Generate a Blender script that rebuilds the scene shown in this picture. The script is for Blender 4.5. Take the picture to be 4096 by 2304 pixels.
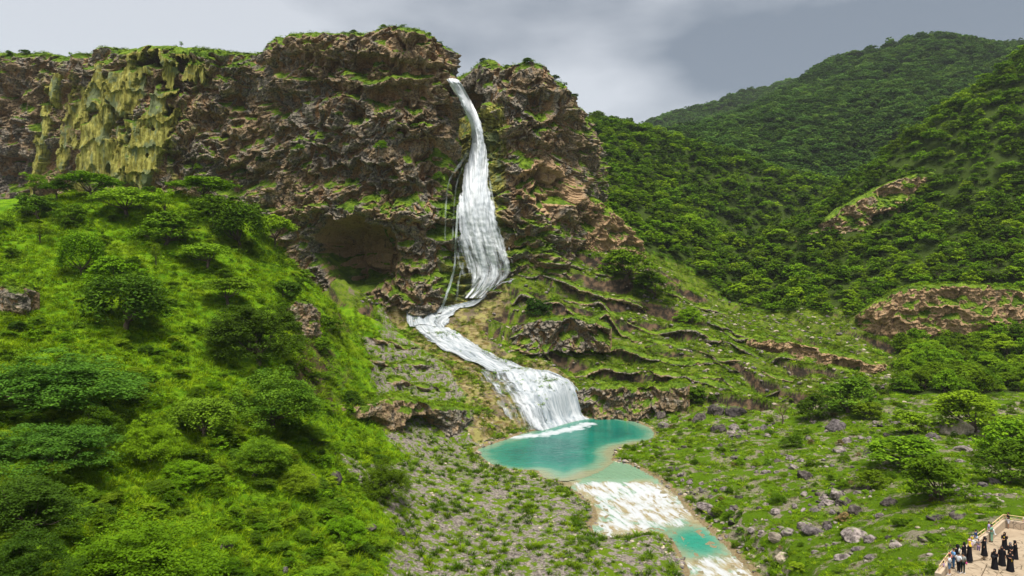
import bpy, bmesh, math, random
import numpy as np
from mathutils import Vector, Matrix

# ------------------------------------------------------------------ camera, sky, sun, exposure
SC = bpy.context.scene
for o in list(bpy.data.objects):
    bpy.data.objects.remove(o)
COL = SC.collection
F, CX, CY, CAMZ = 692.0, 512.0, 288.0, 35.0          # focal length in pixels of a 1024 wide picture, drone height above the pool
cam_d = bpy.data.cameras.new('camera'); cam = bpy.data.objects.new('camera', cam_d); COL.objects.link(cam)
cam.location = (0, 0, CAMZ); cam.rotation_euler = (math.radians(90), 0, 0)
cam_d.sensor_width = 36.0; cam_d.lens = 36.0 * F / 1024.0; cam_d.clip_start = 0.5; cam_d.clip_end = 6000
SC.camera = cam

SUN_EL, SUN_AZ = math.radians(73), math.radians(165)   # high behind the camera, veiled by cloud
w = bpy.data.worlds.new('World'); SC.world = w; w.use_nodes = True
wn = w.node_tree; wn.nodes.clear()
def W(t, **k):
    n = wn.nodes.new(t)
    for a, b in k.items(): setattr(n, a, b)
    return n
w_out = W('ShaderNodeOutputWorld'); w_bg = W('ShaderNodeBackground'); w_sky = W('ShaderNodeTexSky')
w_sky.sky_type = 'NISHITA'; w_sky.sun_disc = False; w_sky.sun_elevation = SUN_EL; w_sky.sun_rotation = SUN_AZ
w_tc = W('ShaderNodeTexCoord')
w_map = W('ShaderNodeMapping'); w_map.inputs['Scale'].default_value = (1.0, 1.0, 2.6); w_map.inputs['Location'].default_value = (0.35, 0.1, 0.0)
w_n1 = W('ShaderNodeTexNoise'); w_n1.inputs['Scale'].default_value = 1.5; w_n1.inputs['Detail'].default_value = 8; w_n1.inputs['Roughness'].default_value = 0.5; w_n1.inputs['Distortion'].default_value = 0.4
w_n2 = W('ShaderNodeTexNoise'); w_n2.inputs['Scale'].default_value = 3.2; w_n2.inputs['Detail'].default_value = 9
w_rmp = W('ShaderNodeValToRGB')
w_rmp.color_ramp.elements[0].position = 0.34; w_rmp.color_ramp.elements[0].color = (0.66, 0.73, 0.80, 1)
w_rmp.color_ramp.elements[1].position = 0.66; w_rmp.color_ramp.elements[1].color = (2.05, 2.10, 2.15, 1)
w_add = W('ShaderNodeMath', operation='MULTIPLY_ADD'); w_add.inputs[1].default_value = 0.75
w_mix = W('ShaderNodeMixRGB'); w_mix.inputs[0].default_value = 0.90
L = wn.links.new
L(w_tc.outputs['Generated'], w_map.inputs['Vector']); L(w_map.outputs[0], w_n1.inputs['Vector']); L(w_map.outputs[0], w_n2.inputs['Vector'])
w_sub = W('ShaderNodeMath', operation='SUBTRACT'); w_sub.inputs[1].default_value = 0.5
L(w_n2.outputs['Fac'], w_sub.inputs[0]); L(w_sub.outputs[0], w_add.inputs[0]); L(w_n1.outputs['Fac'], w_add.inputs[2])
w_sep = W('ShaderNodeSeparateXYZ'); L(w_tc.outputs['Generated'], w_sep.inputs[0])          # the cloud is thinner towards the left
w_gr = W('ShaderNodeMath', operation='MULTIPLY_ADD'); w_gr.inputs[1].default_value = -0.46; L(w_sep.outputs[0], w_gr.inputs[0]); L(w_add.outputs[0], w_gr.inputs[2])
L(w_gr.outputs[0], w_rmp.inputs[0]); L(w_sky.outputs[0], w_mix.inputs[1]); L(w_rmp.outputs[0], w_mix.inputs[2])
L(w_mix.outputs[0], w_bg.inputs['Color']); w_bg.inputs['Strength'].default_value = 0.074
L(w_bg.outputs[0], w_out.inputs[0])

sun_d = bpy.data.lights.new('sun', 'SUN'); sun_d.energy = 1.5; sun_d.angle = math.radians(32); sun_d.color = (1.0, 0.96, 0.88)
sun = bpy.data.objects.new('sun', sun_d); COL.objects.link(sun)
_sd = Vector((math.sin(SUN_AZ) * math.cos(SUN_EL), math.cos(SUN_AZ) * math.cos(SUN_EL), math.sin(SUN_EL)))
sun.rotation_euler = _sd.to_track_quat('Z', 'Y').to_euler(); sun.location = _sd * 300
SC.view_settings.view_transform = 'Standard'; SC.view_settings.look = 'None'
SC.view_settings.exposure = 2.12; SC.view_settings.gamma = 1.0; SC.view_settings.use_curve_mapping = False
SC.cycles.max_bounces = 6; SC.cycles.diffuse_bounces = 2; SC.cycles.glossy_bounces = 2; SC.cycles.transparent_max_bounces = 24
SC.cycles.transmission_bounces = 2; SC.cycles.volume_bounces = 0
SC.cycles.use_denoising = True; SC.cycles.denoising_prefilter = 'ACCURATE'

# ------------------------------------------------------------------ numeric helpers
rng = np.random.RandomState(7); random.seed(7)
_perm = np.random.RandomState(3).permutation(256).astype(np.int32); _perm = np.concatenate([_perm, _perm, _perm])
_g = np.random.RandomState(5).normal(size=(256, 3)); _g /= np.linalg.norm(_g, axis=1)[:, None]; _g = _g.astype(np.float32)
def perlin(x, y, z):
    x = np.asarray(x, np.float32); y = np.asarray(y, np.float32) + 0 * x; z = np.asarray(z, np.float32) + 0 * x
    xf, yf, zf = np.floor(x), np.floor(y), np.floor(z)
    xi, yi, zi = xf.astype(np.int32) & 255, yf.astype(np.int32) & 255, zf.astype(np.int32) & 255
    x, y, z = x - xf, y - yf, z - zf
    u, v, s = x*x*x*(x*(x*6-15)+10), y*y*y*(y*(y*6-15)+10), z*z*z*(z*(z*6-15)+10)
    r = 0
    for dx in (0, 1):
        for dy in (0, 1):
            for dz in (0, 1):
                h = _perm[_perm[_perm[xi+dx] + yi+dy] + zi+dz]
                g = _g[h]
                n = g[..., 0]*(x-dx) + g[..., 1]*(y-dy) + g[..., 2]*(z-dz)
                r = r + n * (u if dx else 1-u) * (v if dy else 1-v) * (s if dz else 1-s)
    return r * 1.5
def fbm(x, y, z, oct=4, ridged=False):
    a, t, f = 0.5, 0, 1.0
    for i in range(oct):
        n = perlin(x*f + 17.3*i, y*f - 9.1*i, z*f + 4.7*i)
        t = t + a * ((1 - 2*np.abs(n)) if ridged else n)
        a *= 0.5; f *= 2.03
    return t
def worley(x, y, z):
    """nearest feature: F1, F2, offset of the point from its feature (dz), random id"""
    x = np.asarray(x, np.float32); y = np.asarray(y, np.float32); z = np.asarray(z, np.float32)
    xf, yf, zf = np.floor(x).astype(np.int32), np.floor(y).astype(np.int32), np.floor(z).astype(np.int32)
    f1 = np.full(x.shape, 9., np.float32); f2 = f1.copy(); oz = np.zeros_like(f1); idd = np.zeros(x.shape, np.int32)
    for dx in (-1, 0, 1):
        for dy in (-1, 0, 1):
            for dz in (-1, 0, 1):
                cx, cy, cz = xf+dx, yf+dy, zf+dz
                h = _perm[_perm[_perm[cx & 255] + (cy & 255)] + (cz & 255)]
                px = cx + _perm[h+31] / 255.0; py = cy + _perm[h+97] / 255.0; pz = cz + _perm[h+173] / 255.0
                d = (px-x)**2 + (py-y)**2 + (pz-z)**2
                near = d < f1
                f2 = np.where(near, f1, np.minimum(f2, d))
                oz = np.where(near, z-pz, oz); idd = np.where(near, h, idd); f1 = np.where(near, d, f1)
    return np.sqrt(f1), np.sqrt(f2), oz, idd / 255.0
def sst(a, b, x):
    t = np.clip((x-a)/(b-a), 0, 1); return t*t*(3-2*t)
def lerp(a, b, t): return a + (b-a)*t
def P(px, py, d): return np.array([(px-CX)*d/F, d, CAMZ-(py-CY)*d/F])
def catmull(pts, n):
    p = np.asarray(pts, float); p = np.vstack([2*p[0]-p[1], p, 2*p[-1]-p[-2]])
    out = []
    for i in range(1, len(p)-2):
        t = np.linspace(0, 1, n, endpoint=False)[:, None]
        out.append(0.5*((2*p[i]) + (-p[i-1]+p[i+1])*t + (2*p[i-1]-5*p[i]+4*p[i+1]-p[i+2])*t*t + (-p[i-1]+3*p[i]-3*p[i+1]+p[i+2])*t**3))
    out.append(p[-2][None]); return np.vstack(out)
def resample(p, ds):
    s = np.concatenate([[0], np.cumsum(np.linalg.norm(np.diff(p[:, :2], axis=0), axis=1))])
    q = np.arange(0, s[-1], ds)
    return np.stack([np.interp(q, s, p[:, k]) for k in range(p.shape[1])], 1)

# ------------------------------------------------------------------ object helpers
def tag(o, label=None, cat=None, group=None, kind=None):
    for k, v in (('label', label), ('category', cat), ('group', group), ('kind', kind)):
        if v: o[k] = v
    return o
def link(name, me, m=None, parent=None):
    o = bpy.data.objects.new(name, me); COL.objects.link(o)
    if m is not None and me is not None and len(me.materials) == 0: me.materials.append(m)
    if parent: o.parent = parent
    return o
def empty(name, loc=(0, 0, 0), rz=0, scale=(1, 1, 1)):
    o = bpy.data.objects.new(name, None); COL.objects.link(o)
    o.location = loc; o.rotation_euler = (0, 0, rz); o.scale = scale; o.empty_display_size = 0.3
    return o
def mesh_np(name, v, f, smooth=True, attrs=None, fattrs=None, uv=None):
    v = np.asarray(v, np.float32); f = np.asarray(f, np.int32)
    me = bpy.data.meshes.new(name); n, k = f.shape
    me.vertices.add(len(v)); me.vertices.foreach_set('co', v.ravel())
    me.loops.add(n*k); me.loops.foreach_set('vertex_index', f.ravel())
    me.polygons.add(n); me.polygons.foreach_set('loop_start', np.arange(0, n*k, k, dtype=np.int32)); me.polygons.foreach_set('loop_total', np.full(n, k, np.int32))
    me.polygons.foreach_set('use_smooth', np.full(n, smooth, bool))
    for a, val in (attrs or {}).items():
        at = me.attributes.new(a, 'FLOAT', 'POINT'); at.data.foreach_set('value', np.asarray(val, np.float32).ravel())
    for a, val in (fattrs or {}).items():
        at = me.attributes.new(a, 'FLOAT', 'FACE'); at.data.foreach_set('value', np.asarray(val, np.float32).ravel())
    if uv is not None:
        ul = me.uv_layers.new(name='UVMap'); ul.data.foreach_set('uv', np.asarray(uv, np.float32)[f.ravel()].ravel())
    me.update(); me.validate()
    return me
def grid_faces(nr, nc):
    i = np.arange(nr*nc).reshape(nr, nc)
    return np.stack([i[:-1, :-1], i[:-1, 1:], i[1:, 1:], i[1:, :-1]], -1).reshape(-1, 4)
def vnormals(v, f):
    fn = np.cross(v[f[:, 2]]-v[f[:, 0]], v[f[:, 3]]-v[f[:, 1]])
    n = np.zeros_like(v)
    for k in range(4):
        for c in range(3): n[:, c] += np.bincount(f[:, k], fn[:, c], len(v))
    return n/np.maximum(np.linalg.norm(n, axis=1), 1e-9)[:, None]

# ------------------------------------------------------------------ material helpers
class NT:
    def __init__(s, name):
        s.m = bpy.data.materials.new(name); s.m.use_nodes = True; s.t = s.m.node_tree; s.t.nodes.clear()
        s.out = s.n('ShaderNodeOutputMaterial'); s._co = None
    def n(s, t, **k):
        n = s.t.nodes.new(t)
        for a, b in k.items(): setattr(n, a, b)
        return n
    def set(s, sock, v):
        if isinstance(v, bpy.types.NodeSocket): s.t.links.new(v, sock)
        elif isinstance(v, (tuple, list)) and len(v) == 3 and sock.type == 'RGBA': sock.default_value = (*v, 1)
        else: sock.default_value = v
    def co(s):
        if s._co is None: s._co = s.n('ShaderNodeNewGeometry').outputs['Position']
        return s._co
    def map(s, vec, scale): 
        m = s.n('ShaderNodeMapping'); s.set(m.inputs[0], vec); m.inputs['Scale'].default_value = scale; return m.outputs[0]
    def noise(s, scale, detail=4, rough=0.55, vec=None, dist=0.0):
        n = s.n('ShaderNodeTexNoise'); s.set(n.inputs['Vector'], vec if vec is not None else s.co())
        n.inputs['Scale'].default_value = scale; n.inputs['Detail'].default_value = detail; n.inputs['Roughness'].default_value = rough; n.inputs['Distortion'].default_value = dist
        return n.outputs['Fac']
    def voro(s, scale, vec=None, feat='F1'):
        n = s.n('ShaderNodeTexVoronoi', feature=feat); s.set(n.inputs['Vector'], vec if vec is not None else s.co()); n.inputs['Scale'].default_value = scale
        return n.outputs['Distance']
    def attr(s, name): return s.n('ShaderNodeAttribute', attribute_name=name).outputs['Fac']
    def math(s, op, a, b=0.0, c=0.0):
        n = s.n('ShaderNodeMath', operation=op)
        for i, v in enumerate((a, b, c)): s.set(n.inputs[i], v)
        return n.outputs[0]
    def step(s, x, lo, hi):
        n = s.n('ShaderNodeMapRange', interpolation_type='SMOOTHSTEP'); s.set(n.inputs[0], x); s.set(n.inputs[1], lo); s.set(n.inputs[2], hi); return n.outputs[0]
    def thr(s, wgt, noise, amp=0.6, soft=0.08, at=0.5):     # weight broken up by noise
        v = s.math('ADD', wgt, s.math('MULTIPLY', s.math('SUBTRACT', noise, 0.5), amp)); return s.step(v, at-soft, at+soft)
    def mix(s, f, a, b):
        n = s.n('ShaderNodeMixRGB'); s.set(n.inputs[0], f); s.set(n.inputs[1], a); s.set(n.inputs[2], b); return n.outputs[0]
    def mul(s, a, v):
        n = s.n('ShaderNodeMixRGB', blend_type='MULTIPLY'); n.inputs[0].default_value = 1; s.set(n.inputs[1], a); s.set(n.inputs[2], v); return n.outputs[0]
    def nz(s):
        x = s.n('ShaderNodeSeparateXYZ'); s.t.links.new(s.n('ShaderNodeNewGeometry').outputs['Normal'], x.inputs[0]); return x.outputs[2]
    def bump(s, h, strength=0.5, dist=0.1, nrm=None):
        b = s.n('ShaderNodeBump'); b.inputs['Strength'].default_value = strength; b.inputs['Distance'].default_value = dist; s.set(b.inputs['Height'], h)
        if nrm is not None: s.set(b.inputs['Normal'], nrm)
        return b.outputs[0]
    def bsdf(s, col, rough=0.9, spec=0.2, normal=None, **k):
        b = s.n('ShaderNodeBsdfPrincipled'); s.set(b.inputs['Base Color'], col); s.set(b.inputs['Roughness'], rough); s.set(b.inputs['Specular IOR Level'], spec)
        if normal is not None: s.set(b.inputs['Normal'], normal)
        for a, v in k.items(): s.set(b.inputs[a.replace('_', ' ')], v)
        s.t.links.new(b.outputs[0], s.out.inputs[0]); return b
def flat(name, col, rough=0.8, var=0.25, scale=6.0, spec=0.25):
    n = NT(name); f = n.noise(scale, 4)
    n.bsdf(n.mix(f, tuple(c*(1-var) for c in col), tuple(min(1, c*(1+var)) for c in col)), rough, spec, n.bump(n.noise(scale*6, 3), 0.2, 0.02)); return n.m
# ------------------------------------------------------------------ terrain: a height field through surveyed points
# (pixel x, pixel y, distance, cover)  g lush grass, f stony meadow, k grey limestone, m mossy terraces, t travertine, w wood
CP = [
 (-60,576,42,'g'),(0,576,45,'g'),(100,576,50,'g'),(200,576,58,'g'),(300,576,66,'g'),(0,640,38,'g'),(150,640,44,'g'),(300,640,58,'g'),
 (-60,500,52,'g'),(0,500,56,'g'),(100,500,62,'g'),(200,500,72,'g'),(300,500,79,'g'),
 (-60,430,66,'g'),(0,430,70,'g'),(100,430,76,'g'),(200,430,84,'g'),(290,430,96,'g'),
 (-60,360,82,'g'),(0,360,86,'g'),(100,360,93,'g'),(200,360,105,'g'),(290,360,119,'g'),
 (-60,300,100,'g'),(0,300,104,'g'),(100,300,110,'g'),(200,300,122,'g'),(262,300,130,'g'),(332,305,160,'g'),
 (-60,250,118,'g'),(0,250,122,'g'),(100,250,128,'g'),(200,250,140,'g'),(260,250,154,'g'),(308,280,162,'g'),
 (-80,205,150,'g'),(0,200,150,'g'),(80,196,152,'g'),(160,196,158,'g'),(225,206,164,'g'),(262,232,168,'g'),
 (342,340,150,'g'),(344,378,138,'g'),(345,396,134,'g'),(330,436,112,'g'),
 # bank left of the cascade
 (362,326,185,'g'),(385,318,203,'k'),(372,350,178,'k'),(400,345,188,'k'),(395,375,164,'k'),(430,372,180,'k'),(440,395,172,'k'),(400,398,151,'k'),(450,405,162,'k'),
 (360,434,124,'g'),(410,440,137,'k'),(455,442,151,'k'),(470,448,148,'k'),
 # foot of the cliff
 (370,300,202,'m'),(400,285,210,'m'),(420,308,207,'m'),(438,300,212,'t'),(445,285,215,'m'),(470,300,214,'t'),(500,290,215,'t'),(510,276,217,'m'),
 # ledge pool and cascade
 (398,322,207,'t'),(430,326,204,'t'),(448,324,205,'t'),(470,312,209,'t'),(455,345,198,'t'),(440,338,199,'t'),(480,345,199,'t'),(480,362,193,'t'),(505,366,193,'t'),
 (520,371,190,'t'),(555,377,190,'t'),(490,380,186,'t'),(475,375,184,'t'),(575,395,186,'t'),(540,405,178,'t'),(500,405,175,'t'),(482,415,168,'t'),(585,424,178,'t'),(525,433,167,'t'),(490,440,158,'t'),
 # limestone bench left of the river
 (380,480,106,'k'),(440,480,118,'k'),(470,462,140,'k'),(500,478,126,'k'),(350,500,92,'g'),(420,520,99,'k'),(500,520,105,'k'),(560,505,111,'k'),(350,540,80,'g'),(420,576,81,'k'),(500,576,85,'k'),(600,560,91,'k'),(660,576,88,'k'),(500,640,70,'k'),
 # meadow of boulders right of the river
 (660,470,131,'f'),(690,490,118,'f'),(720,520,103,'f'),(760,560,88,'f'),(800,576,79,'f'),(860,576,72,'f'),(900,576,67,'f'),(930,575,62.5,'f'),(1000,513,78,'f'),(1024,525,74,'f'),(1090,520,75,'f'),(980,640,55,'f'),(1100,640,56,'f'),(800,640,62,'f'),
 (1024,490,92,'f'),(1024,440,124,'f'),(1024,405,148,'f'),(900,500,93,'f'),(900,440,130,'f'),(900,405,157,'f'),(800,500,105,'f'),(800,440,142,'f'),(800,415,162,'f'),(700,500,112,'f'),(700,440,152,'f'),(700,416,172,'f'),(660,416,180,'f'),(660,440,153,'f'),(860,470,112,'f'),
 (1100,450,115,'f'),(620,413,187,'f'),
 # mossy terraces
 (600,409,189,'m'),(650,405,186,'m'),(700,403,181,'m'),(770,395,180,'m'),(600,372,200,'m'),(560,352,203,'m'),(600,330,209,'m'),(560,292,215,'m'),(530,310,210,'m'),(500,330,205,'m'),(520,345,200,'m'),(650,300,224,'m'),(640,272,236,'m'),(680,345,204,'m'),(700,372,192,'m'),(690,310,222,'m'),
 (745,345,210,'m'),(740,315,234,'m'),(820,350,202,'m'),(810,325,232,'m'),(870,365,190,'m'),(850,385,178,'m'),(870,345,214,'m'),(560,245,232,'m'),(600,240,246,'m'),(640,255,262,'m'),(690,285,262,'m'),
 (930,385,172,'w'),(980,375,182,'w'),(1024,365,192,'w'),(920,355,206,'w'),(1024,335,205,'w'),(1100,360,190,'w'),
 # right hill
 (760,300,270,'w'),(765,275,292,'w'),(850,285,255,'w'),(940,295,232,'w'),(1024,300,216,'w'),(1000,250,242,'w'),(1040,170,270,'w'),(950,200,282,'w'),(900,220,290,'w'),(1024,58,335,'w'),(970,97,335,'w'),(900,143,332,'w'),(850,186,328,'w'),(800,222,318,'w'),(775,252,305,'w'),(1140,20,330,'w'),(1140,200,255,'w'),
 # saddle and middle hill
 (600,142,385,'w'),(650,152,400,'w'),(700,157,425,'w'),(760,167,440,'w'),(820,184,455,'w'),(640,200,325,'w'),(700,232,315,'w'),(740,262,302,'w'),(765,212,402,'w'),(620,228,290,'w'),(840,192,470,'w'),(560,140,380,'w'),(500,134,380,'w'),(400,110,390,'w'),
]
CPW = [(204,385,84),(178,378,63),(148,366,51),(128,352,44),(248,392,104),(-50,181,27),(-42,189,25.5),(-56,195,27),(-66,190,34),(-50,208,29),(-62,212,30),(-150,200,46),(-90,205,44),(-50,205,40),(-170,260,60),(-60,260,40),(0,260,44),(30,262,50),(-60,330,80),(150,520,105),(260,420,120),(340,380,150),(60,560,120),(-150,400,90)]
_cp = np.array([P(a, b, c) for a, b, c, _ in CP]); _cx = np.vstack([_cp[:, :2], np.array(CPW, float)[:, :2]])/100.0; _cz = np.concatenate([_cp[:, 2], np.array(CPW, float)[:, 2]])
def _phi(r2): return 0.5*r2*np.log(r2+1e-12)
_n = len(_cx); _A = np.zeros((_n+3, _n+3))
_A[:_n, :_n] = _phi(((_cx[:, None]-_cx[None])**2).sum(-1)) + np.eye(_n)*4e-4
_A[:_n, _n] = 1; _A[:_n, _n+1:] = _cx; _A[_n:, :_n] = _A[:_n, _n:].T
_wt = np.linalg.solve(_A, np.concatenate([_cz, [0, 0, 0]]))
def ztps(x, y):
    x = np.asarray(x, float)/100; y = np.asarray(y, float)/100; sh = x.shape; x = x.ravel(); y = y.ravel(); out = np.empty(x.shape)
    for i in range(0, len(x), 20000):
        a, b = x[i:i+20000], y[i:i+20000]
        r2 = (a[:, None]-_cx[None, :, 0])**2 + (b[:, None]-_cx[None, :, 1])**2
        out[i:i+20000] = _phi(r2) @ _wt[:_n] + _wt[_n] + _wt[_n+1]*a + _wt[_n+2]*b
    return out.reshape(sh)
KINDS = 'gfkmtw'
_kw = np.array([[1.0 if c == k else 0.0 for k in KINDS] for *_, c in CP])
def cover(x, y):
    sh = np.asarray(x).shape; x = np.ravel(x); y = np.ravel(y); out = np.empty((len(x), 6), np.float32)
    for i in range(0, len(x), 20000):
        a, b = x[i:i+20000], y[i:i+20000]
        r2 = (a[:, None]-_cp[None, :, 0])**2 + (b[:, None]-_cp[None, :, 1])**2
        wt = 1.0/(r2+4.0)**2
        out[i:i+20000] = wt @ _kw / wt.sum(1)[:, None]
    return out.reshape(sh + (6,))
# water levels and outlines on the ground
def zw_of_y(y): return np.interp(y, [60, 90, 118, 127], [-3.8, -2.6, -1.0, 0.0])
def on_water(px, py):
    d = 24220.0/(py-CY)
    for _ in range(20): d = (CAMZ-zw_of_y(d))*F/(py-CY)
    return np.array([(px-CX)*d/F, d])
POOL = catmull([on_water(*q) for q in [(477,450),(482,457),(493,465),(515,470),(537,471),(546,479),(568,480),(590,474),(608,464),(613,456),(618,449),(640,443),(653,438),(652,430),(643,425),(632,421),(615,418.5),(595,418),(575,420),(545,428),(522,434),(505,440),(490,445)]] + [on_water(477,450)], 8)
RIVER = catmull([on_water(*q) for q in [(546,477),(560,483),(578,493),(594,507),(598,518),(592,528),(606,538),(640,534),(662,534),(676,545),(684,560),(690,580),(680,640),(768,640),(755,580),(742,564),(724,545),(708,530),(692,515),(676,496),(660,482),(645,472),(625,463),(600,462)]] + [on_water(546,477)], 6)
FZ = 9.0
def Q(zx, zy, z=FZ):
    px, py = 925+zx/20.4, 505+zy/20.4; d = (CAMZ-z)*F/(py-CY); return np.array([(px-CX)*d/F, d, z])
WP = [(2500,590),(1640,465),(1390,690),(1010,975),(540,1300),(330,1600)]       # inner foot of the terrace parapet
TERRACE = np.array([Q(*q)[:2] for q in WP]+[Q(2600, 1600)[:2], Q(*WP[0])[:2]])
def sdist(poly, x, y):
    """signed distance, positive inside"""
    sh = np.asarray(x).shape; x = np.ravel(x); y = np.ravel(y); d2 = np.full(x.shape, 1e9); ins = np.zeros(x.shape, bool)
    for a, b in zip(poly[:-1], poly[1:]):
        e = b-a; L2 = max(e @ e, 1e-9)
        t = np.clip(((x-a[0])*e[0]+(y-a[1])*e[1])/L2, 0, 1)
        d2 = np.minimum(d2, (x-a[0]-t*e[0])**2+(y-a[1]-t*e[1])**2)
        if a[1] != b[1]:
            ins ^= ((a[1] > y) != (b[1] > y)) & (x < (b[0]-a[0])*(y-a[1])/(b[1]-a[1])+a[0])
    return (np.sqrt(d2)*np.where(ins, 1, -1)).reshape(sh)
def staircase(q, s, a=0.72, b=0.96):
    k = np.floor(q/s); f = q/s-k
    return (k + 0.12*f + 0.88*sst(a, b, f))*s
def zground(x, y, full=False):
    x = np.asarray(x, float); y = np.asarray(y, float)
    z = ztps(x, y); cv = cover(x, y)
    g, f, k, m, t, wd = [cv[..., i] for i in range(6)]
    n1 = fbm(x/14, y/14, 0*x+3.1, 3); n2 = fbm(x/4, y/4, 0*x+9.2, 3); n3 = fbm(x/1.3, y/1.3, 0*x+5.5, 3, True)
    near = sst(260, 120, y)
    wob = n1*5 + n2*1.2
    # strata: terraces dipping to the right
    wl = fbm(x/38+2, y/38, 0*x+1.7, 2)*14 + n1*3.4
    dip = 0.26*x + 0.05*y
    q = z + dip + wl
    zt1 = staircase(q, 6.8, 0.84, 0.97) - dip - wl
    qs = z + dip + wl*0.7 + n2*1.6 + 5
    zt2 = staircase(qs, 2.1, 0.70, 0.97) - dip - wl*0.7 - n2*1.6 - 5
    pick = sst(-0.18, 0.18, fbm(x/18+8, y/18, 0*x+6.1, 2))
    mm = sst(0.35, 0.75, m)
    fade = 0.55+0.45*sst(-0.15, 0.12, fbm(x/22+4, y/22, 0*x+3.3, 2))
    z = lerp(z, lerp(zt1, 0.45*zt1+0.55*zt2, pick), mm*0.97*fade)
    kk = sst(0.4, 0.8, k)*sst(140, 158, y)
    z = lerp(z, staircase(z + wob*0.3, 2.2, 0.7, 0.97)-wob*0.3, kk*0.9)
    tt = sst(0.35, 0.8, t)
    z = lerp(z, staircase(z + n2*1.0, 2.4, 0.35, 0.95)-n2*1.0, tt*0.75)
    z = z + n1*(0.9*g + 0.8*f + 0.25*k + 1.3*m + 2.5*wd + 0.3*t) + n2*(0.35*g + 0.35*f + 0.3*k + 0.8*m + 0.4*wd + 0.35*t)
    z = z + n3*(0.10*g + 0.16*f + 0.26*k + 0.42*m + 0.18*t)*near
    sp = sdist(POOL, x, y); sr = sdist(RIVER, x, y); sd = np.maximum(sp, sr)
    zw = np.where(sp > -2, np.where(sr > 1.5, zw_of_y(y), np.maximum(zw_of_y(y), 0*y)), zw_of_y(y))
    wn = n2*1.4
    bed = zw - 0.3 - np.clip(sp*0.30, 0, 2.2)
    bed = np.where(sr > sp, zw - 0.12 - 0.25*sst(0, 3, sr) + 0.30*sst(0.25, 0.6, n3+0.25*n2)*sst(0, 2, sr), bed)
    bank = zw + 0.10 + 0.06*np.clip(-sd, 0, 9) + np.clip(n3, 0, 1)*0.25
    o = sst(0.6, 5.0, -sd + wn*1.6)
    z = np.where(sd > 0, bed, lerp(np.where(sd > -9, bank, z), z, o))
    ts = sdist(TERRACE, x, y); z = np.where(ts > -0.6, FZ-0.9, np.where(ts > -3, lerp(np.minimum(z, FZ+0.1), z, sst(-0.6, -3, ts)), z))
    edge = sst(-3.2, -0.2, sd)
    if full: return z, cv, edge, sd
    return z
def ray_ground(px, py, dmin=40, dmax=330, n=700):
    """first point of the terrain under a pixel"""
    px = np.atleast_1d(np.asarray(px, float)); py = np.atleast_1d(np.asarray(py, float))
    d = np.geomspace(dmin, dmax, n)[None]; X = (px-CX)[:, None]*d/F; Z = CAMZ-(py-CY)[:, None]*d/F
    h = zground(X, d+0*X) - Z
    hit = h > 0; i = np.where(hit.any(1), hit.argmax(1), n-1); r = np.arange(len(px))
    dd = d[0, i]; x = (px-CX)*dd/F
    return np.stack([x, dd, zground(x, dd)], 1)

def terrain_mesh(x0, x1, y0, y1, res, dz=0.0, clipf=None):
    xs = np.arange(x0, x1+res*.5, res); ys = np.arange(y0, y1+res*.5, res); X, Y = np.meshgrid(xs, ys)
    z, cv, edge, sd = zground(X, Y, True)
    v = np.stack([X.ravel(), Y.ravel(), z.ravel()+dz], 1); fc = grid_faces(len(ys), len(xs))
    if clipf is not None:
        keep = clipf(X, Y).ravel(); fc = fc[keep[fc].all(1)]
    A = {'w_'+k: cv[..., i].ravel() for i, k in enumerate(KINDS)}; A['w_edge'] = edge.ravel(); A['w_sd'] = sd.ravel()
    return mesh_np('terrain', v, fc, True, A)

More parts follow.
